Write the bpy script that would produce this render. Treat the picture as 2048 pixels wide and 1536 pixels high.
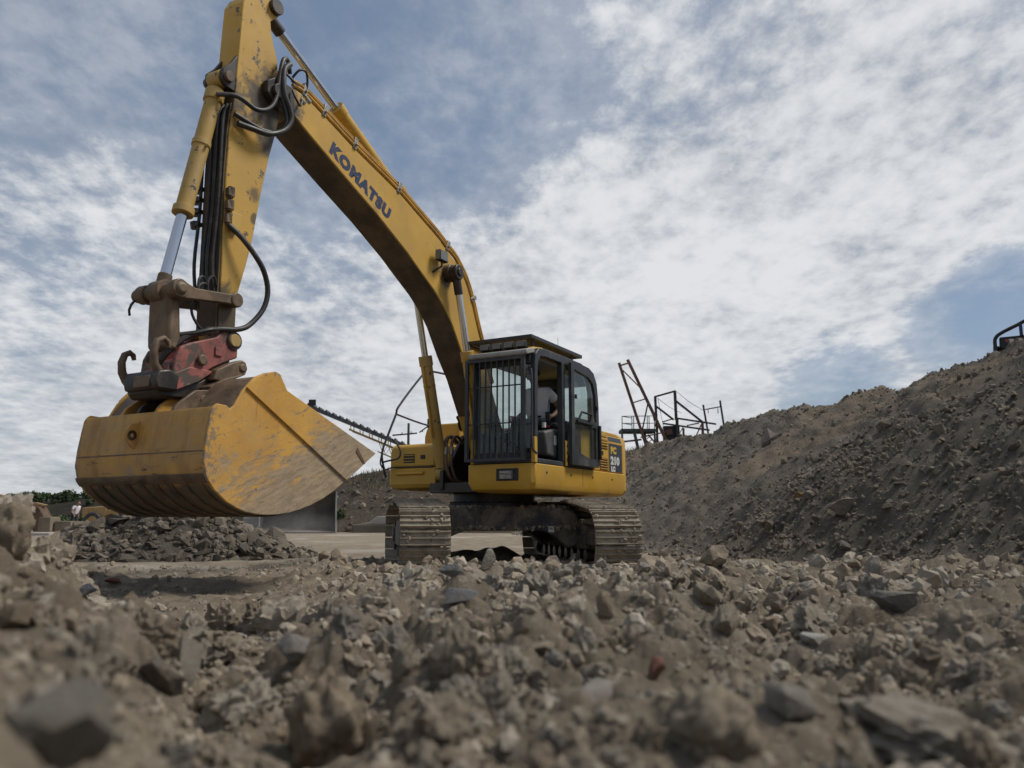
import bpy, bmesh, math, random
import numpy as np
from mathutils import Vector, Matrix, noise as mnoise
random.seed(7); RNG = np.random.default_rng(7)
SC = bpy.context.scene
for o in list(bpy.data.objects): bpy.data.objects.remove(o)
COL = SC.collection
R = math.radians

# ------------------------------------------------------------------ camera
CAMZ = 0.70
cam_d = bpy.data.cameras.new('camera'); cam = bpy.data.objects.new('camera', cam_d); COL.objects.link(cam)
cam_d.sensor_width = 36.0; cam_d.lens = 36.0*1620/2048
cam.location = (0, 0, CAMZ); cam.rotation_euler = (R(90)+math.atan(270/1620), 0, 0)
cam_d.clip_start = 0.05; cam_d.clip_end = 3000
cam_d.dof.use_dof = True; cam_d.dof.focus_distance = 10.5; cam_d.dof.aperture_fstop = 2.8
SC.camera = cam

# ------------------------------------------------------------------ sky and sun
SUN_EL, SUN_AZ = R(54), R(84)          # azimuth clockwise from +Y (the view direction)
w = bpy.data.worlds.new('World'); SC.world = w; w.use_nodes = True
def build_sky(nt):
    N, L = nt.nodes, nt.links
    N.clear()
    out = N.new('ShaderNodeOutputWorld'); bg = N.new('ShaderNodeBackground'); bg.inputs[1].default_value = 0.10
    L.new(bg.outputs[0], out.inputs[0])
    sky = N.new('ShaderNodeTexSky'); sky.sky_type = 'NISHITA'; sky.sun_disc = False
    sky.sun_elevation = SUN_EL; sky.sun_rotation = SUN_AZ; sky.air_density = 1.0; sky.dust_density = 1.2; sky.ozone_density = 1.6
    tc = N.new('ShaderNodeTexCoord'); D = tc.outputs['Generated']
    def math_(op, a, b=None, c=None, clamp=False):
        n = N.new('ShaderNodeMath'); n.operation = op; n.use_clamp = clamp
        for i, x in enumerate((a, b, c)):
            if x is None: continue
            if isinstance(x, (int, float)): n.inputs[i].default_value = x
            else: L.new(x, n.inputs[i])
        return n.outputs[0]
    def vmath(op, a, b):
        n = N.new('ShaderNodeVectorMath'); n.operation = op
        for i, x in enumerate((a, b)):
            if isinstance(x, (tuple, list)): n.inputs[i].default_value = x
            else: L.new(x, n.inputs[i])
        return n
    def rng(x, a, b, c=0.0, d=1.0, smooth=True):
        n = N.new('ShaderNodeMapRange'); n.interpolation_type = 'SMOOTHSTEP' if smooth else 'LINEAR'
        L.new(x, n.inputs[0])
        for i, q in enumerate((a, b, c, d)): n.inputs[i+1].default_value = q
        return n.outputs[0]
    sep = N.new('ShaderNodeSeparateXYZ'); L.new(D, sep.inputs[0])
    zz = math_('ADD', math_('MAXIMUM', sep.outputs[2], 0.0), 0.20)   # cloud layer seen in perspective
    comb = N.new('ShaderNodeCombineXYZ')
    L.new(math_('DIVIDE', sep.outputs[0], zz), comb.inputs[0]); L.new(math_('DIVIDE', sep.outputs[1], zz), comb.inputs[1])
    P = comb.outputs[0]
    def fbm(vec, scale, detail, rough, off, dist=0.0, st=(1, 1, 1)):
        m = N.new('ShaderNodeMapping'); L.new(vec, m.inputs[0]); m.inputs[1].default_value = off; m.inputs[3].default_value = st
        n = N.new('ShaderNodeTexNoise'); n.noise_dimensions = '3D'
        L.new(m.outputs[0], n.inputs['Vector']); n.inputs['Scale'].default_value = scale
        n.inputs['Detail'].default_value = detail; n.inputs['Roughness'].default_value = rough; n.inputs['Distortion'].default_value = dist
        return math_('SUBTRACT', n.outputs[0], 0.5)
    big = fbm(P, 0.9, 4, 0.55, (3.1, 1.7, 0.4), 0.3)
    mid = fbm(P, 3.2, 8, 0.60, (0.4, 5.2, 2.1), 0.1)
    fine = fbm(P, 17.0, 9, 0.62, (1.2, 0.3, 7.7), 0.0, (1, 0.72, 1))
    fine = math_('MULTIPLY', fine, rng(sep.outputs[2], 0.04, 0.30, 0.45, 1.0)); mid = math_('MULTIPLY', mid, rng(sep.outputs[2], 0.02, 0.25, 0.65, 1.0))     # ripples merge into haze towards the horizon
    # broad cloud banks standing in this sky: direction, outer and inner radius (degrees), weight
    banks = [((0.35, 0.88, 0.30), 26, 4, 0.40), ((0.46, 0.78, 0.47), 20, 3, 0.13), ((0.10, 0.935, 0.31), 12, 2, 0.20), ((0.02, 0.985, 0.17), 18, 3, 0.30), ((0.20, 0.93, 0.24), 13, 2, 0.18),
             ((-0.22, 0.955, 0.17), 18, 3, 0.34), ((-0.50, 0.85, 0.14), 20, 3, 0.32), ((-0.45, 0.78, 0.46), 12, 2, 0.12), ((0.02, 0.86, 0.53), 12, 2, 0.18),
             ((-0.12, 0.90, 0.43), 19, 3, -0.16), ((-0.45, 0.82, 0.36), 15, 2, -0.14), ((0.06, 0.905, 0.41), 10, 2, -0.12),
             ((0.525, 0.825, 0.225), 4.6, 0.3, -0.58), ((0.47, 0.86, 0.205), 3.4, 0.3, -0.30), ((0.37, 0.928, 0.150), 5, 0.5, -0.40)]
    cov = math_('ADD', math_('MULTIPLY', big, 0.70), math_('MULTIPLY', mid, 0.65))
    cov = math_('ADD', cov, math_('MULTIPLY', fine, 0.68))
    cov = math_('ADD', cov, -0.07)
    for d, ro, ri, wt in banks:
        v = Vector(d).normalized()
        dp = vmath('DOT_PRODUCT', D, tuple(v)).outputs['Value']
        cov = math_('ADD', cov, math_('MULTIPLY', rng(dp, math.cos(R(ro)), math.cos(R(ri))), wt))
    mask = rng(cov, -0.10, 0.40)
    veil = math_('MULTIPLY', rng(cov, -0.48, 0.12), 0.40)
    mask = math_('MAXIMUM', mask, veil)
    haze = rng(sep.outputs[2], 0.15, 0.0, 0.0, 0.55)
    mask = math_('MAXIMUM', mask, haze)
    tone = math_('ADD', math_('MULTIPLY', fine, 0.75), math_('MULTIPLY', mid, 1.0))
    tone = math_('ADD', tone, math_('MULTIPLY', cov, 0.35))
    tn = rng(tone, -0.32, 0.42)
    cl = N.new('ShaderNodeMix'); cl.data_type = 'RGBA'
    L.new(tn, cl.inputs[0]); cl.inputs[6].default_value = (3.2, 3.45, 3.9, 1); cl.inputs[7].default_value = (6.5, 6.6, 6.75, 1)
    mx = N.new('ShaderNodeMix'); mx.data_type = 'RGBA'
    bs = N.new('ShaderNodeMix'); bs.data_type = 'RGBA'; bs.inputs[0].default_value = 0.6      # thin high veil over the clear sky
    L.new(sky.outputs[0], bs.inputs[6]); bs.inputs[7].default_value = (1.62, 2.12, 2.90, 1)
    L.new(math_('MULTIPLY', mask, 0.96), mx.inputs[0]); L.new(bs.outputs[2], mx.inputs[6]); L.new(cl.outputs[2], mx.inputs[7])
    L.new(mx.outputs[2], bg.inputs[0])
build_sky(w.node_tree)
w.cycles.sampling_method = 'MANUAL'; w.cycles.sample_map_resolution = 512
sun_d = bpy.data.lights.new('sun', 'SUN'); sun_d.energy = 2.4; sun_d.angle = R(18); sun_d.color = (1, 0.95, 0.87)
sun = bpy.data.objects.new('sun', sun_d); COL.objects.link(sun)
sv = Vector((math.sin(SUN_AZ)*math.cos(SUN_EL), math.cos(SUN_AZ)*math.cos(SUN_EL), math.sin(SUN_EL)))
sun.rotation_euler = sv.to_track_quat('Z', 'Y').to_euler(); sun.location = (20, -10, 40)
SC.view_settings.view_transform = 'Standard'; SC.view_settings.look = 'None'
SC.view_settings.exposure = 0.24; SC.view_settings.gamma = 1.0; SC.view_settings.use_curve_mapping = False
SC.render.engine = 'CYCLES'; SC.cycles.use_denoising = True
try: SC.cycles.denoiser = 'OPENIMAGEDENOISE'
except Exception: pass
SC.cycles.max_bounces = 6; SC.cycles.diffuse_bounces = 3; SC.cycles.glossy_bounces = 3; SC.cycles.transmission_bounces = 6
SC.cycles.transparent_max_bounces = 12; SC.cycles.volume_bounces = 1; SC.cycles.use_adaptive_sampling = True; SC.cycles.adaptive_threshold = 0.015
SC.cycles.caustics_reflective = False; SC.cycles.caustics_refractive = False

# ------------------------------------------------------------------ materials
class NT:
    def __init__(s, m):
        s.nt = m.node_tree; s.N = s.nt.nodes; s.L = s.nt.links
        s.bsdf = s.N['Principled BSDF']
        s.tc = s.N.new('ShaderNodeTexCoord').outputs['Object']
    def put(s, sock, x):
        if isinstance(x, bpy.types.NodeSocket): s.L.new(x, sock)
        elif isinstance(x, (tuple, list)) and len(x) == 3 and sock.type == 'RGBA': sock.default_value = (*x, 1)
        else: sock.default_value = x
    def noise(s, scale, detail=6, rough=0.6, vec=None, dist=0.0, stretch=None):
        v = vec or s.tc
        if stretch is not None:
            m = s.N.new('ShaderNodeMapping'); s.L.new(v, m.inputs[0]); m.inputs[3].default_value = stretch; v = m.outputs[0]
        n = s.N.new('ShaderNodeTexNoise'); s.L.new(v, n.inputs['Vector'])
        n.inputs['Scale'].default_value = scale; n.inputs['Detail'].default_value = detail
        n.inputs['Roughness'].default_value = rough; n.inputs['Distortion'].default_value = dist
        return n.outputs[0]
    def rng(s, x, a, b, c=0.0, d=1.0):
        n = s.N.new('ShaderNodeMapRange'); n.interpolation_type = 'SMOOTHSTEP'
        s.put(n.inputs[0], x)
        for i, q in enumerate((a, b, c, d)): s.put(n.inputs[i+1], q)
        return n.outputs[0]
    def math(s, op, a, b=0.0, clamp=False):
        n = s.N.new('ShaderNodeMath'); n.operation = op; n.use_clamp = clamp
        s.put(n.inputs[0], a); s.put(n.inputs[1], b); return n.outputs[0]
    def mix(s, f, a, b):
        n = s.N.new('ShaderNodeMix'); n.data_type = 'RGBA'
        s.put(n.inputs[0], f); s.put(n.inputs[6], a); s.put(n.inputs[7], b); return n.outputs[2]
    def voro(s, scale, feature='F1', vec=None):
        n = s.N.new('ShaderNodeTexVoronoi'); n.feature = feature; s.L.new(vec or s.tc, n.inputs['Vector']); n.inputs['Scale'].default_value = scale
        return n.outputs
    def bump(s, h, strength, dist, prev=None):
        n = s.N.new('ShaderNodeBump'); s.L.new(h, n.inputs['Height']); n.inputs['Strength'].default_value = strength; n.inputs['Distance'].default_value = dist
        if prev: s.L.new(prev, n.inputs['Normal'])
        return n.outputs[0]
    def out(s, col=None, rough=None, metal=None, normal=None):
        if col is not None: s.put(s.bsdf.inputs['Base Color'], col)
        if rough is not None: s.put(s.bsdf.inputs['Roughness'], rough)
        if metal is not None: s.put(s.bsdf.inputs['Metallic'], metal)
        if normal is not None: s.L.new(normal, s.bsdf.inputs['Normal'])
    def sepz(s, vec=None):
        n = s.N.new('ShaderNodeSeparateXYZ'); s.L.new(vec or s.tc, n.inputs[0]); return n.outputs
    def nrm_z(s):
        g = s.N.new('ShaderNodeNewGeometry'); return s.sepz(g.outputs['Normal'])[2]
    def objrand(s):
        return s.N.new('ShaderNodeObjectInfo').outputs['Random']
    def attr(s, name):
        n = s.N.new('ShaderNodeAttribute'); n.attribute_name = name; return n.outputs['Fac']
MATS = {}
def newmat(name):
    m = bpy.data.materials.new(name); m.use_nodes = True; MATS[name] = m; return m, NT(m)
def plain(name, col, rough=0.6, metal=0.0, var=0.25, scale=6.0, dust=0.0, dustcol=(0.26, 0.21, 0.15), bump=0.0):
    m, t = newmat(name)
    n = t.noise(scale, 8, 0.65)
    c = t.mix(t.rng(n, 0.3, 0.7), tuple(x*(1-var) for x in col), tuple(min(1, x*(1+var)) for x in col))
    if dust:
        up = t.rng(t.nrm_z(), -0.2, 0.9, 0.45, 1.0)
        f = t.math('MULTIPLY', t.rng(t.noise(scale*0.6, 9, 0.7), 0.62-0.45*dust, 0.80-0.25*dust), up)
        c = t.mix(f, c, dustcol)
    nn = t.bump(t.noise(scale*9, 6, 0.7), bump, 0.01) if bump else None
    t.out(c, t.rng(n, 0.2, 0.8, max(0.05, rough-0.12), min(1, rough+0.12)), metal, nn)
    return m
def paint(name, col, dust=0.35, chips=0.3, rough=0.42, dustcol=(0.31, 0.24, 0.15), chipcol=(0.075, 0.06, 0.05), grime=(0.045, 0.036, 0.028), grime_amt=0.0, stains=()):
    m, t = newmat(name)
    n1 = t.noise(1.6, 8, 0.62)
    c = t.mix(t.rng(n1, 0.3, 0.72), tuple(x*0.86 for x in col), tuple(min(1, x*1.07) for x in col))
    c = t.mix(t.math('MULTIPLY', t.rng(t.noise(0.9, 7, 0.65), 0.42, 0.72), dust), c, tuple(0.55*x+0.45*y for x, y in zip(col, dustcol)))
    # thin dust film, heavier on faces that look up, streaked downwards
    st = t.noise(5.0, 8, 0.68, stretch=(1, 1, 0.25))
    up = t.rng(t.nrm_z(), -0.1, 0.9, 0.6, 1.25)
    f = t.math('MULTIPLY', t.rng(st, 0.66-0.35*dust, 0.95-0.35*dust), t.math('MULTIPLY', up, min(1, 0.35+dust)), True)
    c = t.mix(f, c, dustcol)
    if grime_amt:
        g = t.rng(t.noise(2.3, 9, 0.7, dist=0.6), 0.62-0.3*grime_amt, 0.74-0.2*grime_amt)
        c = t.mix(g, c, grime)
    for ctr, rad, amt in stains:      # oil and dirt stains round the pins
        vm = t.N.new('ShaderNodeVectorMath'); vm.operation = 'DISTANCE'; t.L.new(t.tc, vm.inputs[0]); vm.inputs[1].default_value = ctr
        dd = t.math('ADD', vm.outputs['Value'], t.math('MULTIPLY', t.math('SUBTRACT', t.noise(4.5, 9, 0.72, dist=0.5), 0.5), rad*2.0))
        c = t.mix(t.math('MULTIPLY', t.rng(dd, rad, rad*0.45), amt), c, grime)
    ch = t.noise(8.0, 9, 0.74)
    c = t.mix(t.rng(ch, 0.71-0.13*chips, 0.725-0.13*chips), c, chipcol)
    rg = t.rng(t.noise(7, 6, 0.6), 0.25, 0.75, rough-0.08, rough+0.2)
    t.out(c, t.math('ADD', rg, t.math('MULTIPLY', f, 0.3)), 0.0, t.bump(t.noise(26, 7, 0.7), 0.10, 0.01))
    return m
YEL = paint('yellow_paint', (0.55, 0.312, 0.030), dust=0.46, chips=0.22, rough=0.45, stains=(((0.2, 1.2, 0.95), 0.22, 0.6), ((-1.2, 1.2, 0.98), 0.22, 0.6), ((0.9, -0.6, 1.12), 0.16, 0.6), ((1.1, 1.0, 1.0), 0.14, 0.5)))
YELARM = paint('worn_yellow_paint', (0.55, 0.345, 0.065), dust=0.42, chips=0.5, rough=0.48)
YELBM = paint('boom_yellow_paint', (0.56, 0.325, 0.046), dust=0.42, chips=0.4, rough=0.48, stains=(((3.2, 0.2, 4.30), 0.10, 0.35), ((4.75, 0.2, 5.05), 0.34, 0.96), ((1.68, 0.2, 3.93), 0.20, 0.9), ((0.3, 0.2, 1.9), 0.4, 0.7)))
YELST = paint('stick_yellow_paint', (0.56, 0.325, 0.044), dust=0.40, chips=0.92, rough=0.5, stains=(((4.80, 0.14, 4.92), 0.52, 0.96), ((4.78, 0.14, 4.55), 0.32, 0.92), ((5.3, 0.14, 2.6), 0.36, 0.9), ((5.28, 0, 4.75), 0.30, 0.9), ((5.0, 0.14, 3.9), 0.10, 0.7), ((4.98, 0.14, 3.65), 0.07, 0.8), ((5.35, 0.1, 3.6), 0.16, 0.7)))
YELCYL = paint('dusty_yellow_paint', (0.44, 0.28, 0.070), dust=0.62, chips=0.8, rough=0.55)
FACEB = plain('brown_mottled_steel', (0.085, 0.058, 0.034), 0.75, 0, 0.55, 2.5, dust=0.35, dustcol=(0.15, 0.10, 0.055), bump=0.3)
DARK = plain('dark_cab_steel', (0.032, 0.034, 0.038), 0.5, 0, 0.2, 5, dust=0.25, dustcol=(0.16, 0.14, 0.12))
BLACK = plain('black_steel', (0.014, 0.014, 0.015), 0.55, 0, 0.3, 8, dust=0.2, dustcol=(0.12, 0.1, 0.08))
GREYP = plain('grey_plastic', (0.16, 0.16, 0.155), 0.6, 0, 0.15, 7, dust=0.2)
DECAL = plain('dark_decal', (0.045, 0.055, 0.068), 0.5, 0, 0.15, 7, dust=0.12)
RUBBER = plain('rubber_hose', (0.022, 0.021, 0.02), 0.5, 0, 0.3, 10, dust=0.3, dustcol=(0.13, 0.11, 0.09))
GREASE = plain('greasy_steel', (0.030, 0.023, 0.018), 0.45, 0, 0.5, 6, dust=0.28, dustcol=(0.16, 0.115, 0.07))
RUSTY = plain('brown_worn_steel', (0.13, 0.085, 0.05), 0.6, 0.15, 0.45, 7, dust=0.4, dustcol=(0.24, 0.18, 0.11), bump=0.2)
PIPE = plain('yellow_pipe', (0.46, 0.24, 0.025), 0.4, 0, 0.25, 5, dust=0.25)
FITT = plain('zinc_fitting', (0.30, 0.28, 0.24), 0.45, 0.5, 0.35, 12, dust=0.25)
CHROME, t_ = newmat('chrome_rod'); t_.out((0.62, 0.63, 0.65), t_.rng(t_.noise(18, 5, 0.6), 0.2, 0.8, 0.10, 0.24), 1.0)
WHITE = plain('white_decal', (0.62, 0.62, 0.58), 0.5, 0, 0.1, 9, dust=0.1)
YDEC = plain('yellow_decal', (0.60, 0.40, 0.05), 0.5, 0, 0.1, 9, dust=0.1)
NAVY = plain('navy_decal', (0.022, 0.030, 0.075), 0.45, 0, 0.2, 9, dust=0.08)
def mud_mat():
    m, t = newmat('muddy_track_steel')
    n = t.noise(7, 10, 0.7); n2 = t.noise(30, 8, 0.7)
    c = t.mix(t.rng(n, 0.30, 0.70), (0.22, 0.183, 0.136), (0.42, 0.355, 0.265))
    c = t.mix(t.rng(t.noise(13, 8, 0.7), 0.66, 0.74), c, (0.10, 0.052, 0.024))
    c = t.mix(t.rng(n2, 0.58, 0.72), c, (0.45, 0.39, 0.30))
    t.out(c, 0.9, 0.0, t.bump(t.noise(38, 9, 0.75), 0.7, 0.018, t.bump(n, 0.5, 0.03)))
    return m
MUD = mud_mat()
def carbody_mat():
    m, t = newmat('dirty_carbody_steel')
    c = t.mix(t.rng(t.noise(3, 8, 0.65), 0.3, 0.7), (0.032, 0.032, 0.042), (0.07, 0.066, 0.066))
    d1 = t.rng(t.noise(2.6, 10, 0.74, dist=0.4), 0.38, 0.54)
    c = t.mix(t.math('MULTIPLY', d1, 0.85), c, t.mix(t.rng(t.noise(9, 8, 0.7), 0.35, 0.65), (0.13, 0.105, 0.075), (0.23, 0.19, 0.14)))
    d2 = t.rng(t.noise(16, 9, 0.75, stretch=(1, 1, 0.4)), 0.56, 0.64)
    c = t.mix(t.math('MULTIPLY', d2, 0.6), c, (0.22, 0.18, 0.13))
    t.out(c, 0.8, 0.0, t.bump(t.noise(22, 9, 0.75), 0.5, 0.02)); return m
CARBODY = carbody_mat()
def red_mat():
    m, t = newmat('worn_red_paint')
    c = t.mix(t.rng(t.noise(3, 8, 0.6), 0.3, 0.7), (0.22, 0.058, 0.047), (0.35, 0.115, 0.092))
    c = t.mix(t.rng(t.noise(6.5, 10, 0.72, dist=0.5), 0.475, 0.56), c, (0.085, 0.062, 0.045))
    c = t.mix(t.rng(t.noise(4.2, 9, 0.7, dist=0.3), 0.60, 0.66), c, (0.28, 0.22, 0.15))
    t.out(c, 0.6, 0.0, t.bump(t.noise(24, 8, 0.7), 0.25, 0.01)); return m
RED = red_mat()
def bucket_mat(name, shell):
    m, t = newmat(name)
    s = t.sepz()
    c = t.mix(t.rng(t.noise(2.2, 8, 0.6), 0.3, 0.7), (0.52, 0.265, 0.042), (0.64, 0.355, 0.070))
    if shell:
        f = t.rng(t.noise(1.6, 9, 0.7, stretch=(1, 0.5, 1.4)), 0.30, 0.60)
        c = t.mix(t.math('MULTIPLY', f, 0.62), c, (0.36, 0.22, 0.105))
        rust = t.rng(t.noise(3.4, 9, 0.75, stretch=(1, 1.6, 0.35)), 0.49, 0.63)
        c = t.mix(t.math('MULTIPLY', rust, 0.34), c, (0.19, 0.09, 0.038))
        low = t.rng(s[2], 1.40, 1.12)
        scr = t.rng(t.noise(7, 9, 0.8, stretch=(1, 0.4, 2.4)), 0.58, 0.615)
        c = t.mix(t.math('MULTIPLY', scr, t.math('ADD', t.math('MULTIPLY', low, 0.8), 0.12)), c, (0.065, 0.05, 0.04))
        bare = t.rng(t.noise(2.4, 8, 0.7, dist=0.4), 0.54, 0.64)
        c = t.mix(t.math('MULTIPLY', bare, t.math('MULTIPLY', low, 0.7)), c, (0.27, 0.24, 0.20))
        under = t.rng(t.math('ADD', s[2], t.math('MULTIPLY', t.noise(5, 6, 0.6), 0.12)), 1.08, 1.00)
        c = t.mix(under, c, (0.125, 0.10, 0.07))
    else:
        # abrasion: strongest low and towards the cutting edge, in long scratches along the digging direction
        g = t.math('ADD', t.math('MULTIPLY', s[0], -0.55), t.math('MULTIPLY', s[2], -0.95))
        g = t.math('ADD', g, 4.20)
        big = t.math('MULTIPLY', t.math('SUBTRACT', t.noise(1.5, 9, 0.7, dist=0.8), 0.5), 1.9)
        rot = t.N.new('ShaderNodeMapping'); t.L.new(t.tc, rot.inputs[0]); rot.inputs[2].default_value = (0, R(-22), 0); rv = rot.outputs[0]
        wr = t.math('ADD', t.math('ADD', g, big), t.math('MULTIPLY', t.math('SUBTRACT', t.noise(9, 10, 0.80, vec=rv, stretch=(0.6, 1, 1.8)), 0.5), 2.6))
        c = t.mix(t.math('MULTIPLY', t.rng(wr, -0.05, 0.40), 0.90), c, t.mix(t.rng(t.noise(14, 9, 0.75, vec=rv, stretch=(0.5, 1, 2.4)), 0.35, 0.65), (0.22, 0.175, 0.125), (0.40, 0.315, 0.215)))
        sc = t.rng(t.noise(11, 10, 0.8, vec=rv, stretch=(0.4, 1, 2.8), dist=0.7), 0.57, 0.61)
        c = t.mix(t.math('MULTIPLY', sc, t.rng(wr, -1.1, 0.2, 0.05, 0.9)), c, (0.15, 0.135, 0.115))
        dust = t.rng(t.noise(2.6, 9, 0.72), 0.45, 0.75)
        c = t.mix(t.math('MULTIPLY', dust, 0.4), c, (0.42, 0.30, 0.17))
        ru = t.rng(t.noise(5, 8, 0.7, stretch=(2.2, 1, 0.3)), 0.63, 0.72)
        c = t.mix(t.math('MULTIPLY', ru, 0.6), c, (0.25, 0.10, 0.035))
        sp = t.rng(t.noise(22, 6, 0.72), 0.645, 0.665)
        c = t.mix(t.math('MULTIPLY', sp, 0.7), c, (0.06, 0.045, 0.035))
        eg = t.math('ADD', t.rng(s[0], 5.72, 6.0, 0.0, 0.20), t.noise(17, 9, 0.75))         # chipped rim along the back edge and the top
        c = t.mix(t.math('MULTIPLY', t.rng(eg, 0.655, 0.70), 0.8), c, (0.20, 0.165, 0.125))
        eg2 = t.math('ADD', t.rng(s[2], 1.80, 2.0, 0.0, 0.20), t.noise(15, 9, 0.75))
        c = t.mix(t.math('MULTIPLY', t.rng(eg2, 0.67, 0.71), 0.8), c, (0.19, 0.16, 0.125))
    t.out(c, t.rng(t.noise(8, 6, 0.6), 0.3, 0.7, 0.5, 0.8), 0.0, t.bump(t.noise(30, 8, 0.72), 0.25, 0.012))
    return m
BUCKS = bucket_mat('worn_bucket_paint', False); BUCKB = bucket_mat('dusty_bucket_paint', True)
def glass(name, tint=(0.80, 0.87, 0.855), alpha=0.16):
    m = bpy.data.materials.new(name); m.use_nodes = True; nt = m.node_tree; N, L = nt.nodes, nt.links
    N.remove(N['Principled BSDF'])
    tr = N.new('ShaderNodeBsdfTransparent'); tr.inputs[0].default_value = (*tint, 1)
    gl = N.new('ShaderNodeBsdfGlossy'); gl.inputs['Roughness'].default_value = 0.04; gl.inputs[0].default_value = (0.9, 0.95, 0.95, 1)
    lw = N.new('ShaderNodeLayerWeight'); lw.inputs[0].default_value = 0.5
    pw = N.new('ShaderNodeMath'); pw.operation = 'POWER'; L.new(lw.outputs['Facing'], pw.inputs[0]); pw.inputs[1].default_value = 4.0
    fr = N.new('ShaderNodeMath'); fr.operation = 'MULTIPLY_ADD'; L.new(pw.outputs[0], fr.inputs[0]); fr.inputs[1].default_value = 0.5; fr.inputs[2].default_value = 0.045
    df = N.new('ShaderNodeBsdfDiffuse'); df.inputs[0].default_value = (0.26, 0.26, 0.23, 1)
    tc = N.new('ShaderNodeTexCoord'); no = N.new('ShaderNodeTexNoise'); no.inputs['Scale'].default_value = 3.5; no.inputs['Detail'].default_value = 8
    L.new(tc.outputs['Object'], no.inputs['Vector'])
    mr = N.new('ShaderNodeMapRange'); L.new(no.outputs[0], mr.inputs[0]); mr.inputs[1].default_value = 0.35; mr.inputs[2].default_value = 0.75
    mr.inputs[3].default_value = alpha*0.3; mr.inputs[4].default_value = alpha*1.3
    m1 = N.new('ShaderNodeMixShader'); L.new(mr.outputs[0], m1.inputs[0]); L.new(tr.outputs[0], m1.inputs[1]); L.new(df.outputs[0], m1.inputs[2])
    m2 = N.new('ShaderNodeMixShader'); L.new(fr.outputs[0], m2.inputs[0]); L.new(m1.outputs[0], m2.inputs[1]); L.new(gl.outputs[0], m2.inputs[2])
    L.new(m2.outputs[0], N['Material Output'].inputs[0]); return m
GLASS = glass('cab_glass'); LENS = glass('lamp_lens', (0.7, 0.7, 0.68), 0.5)

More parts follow.
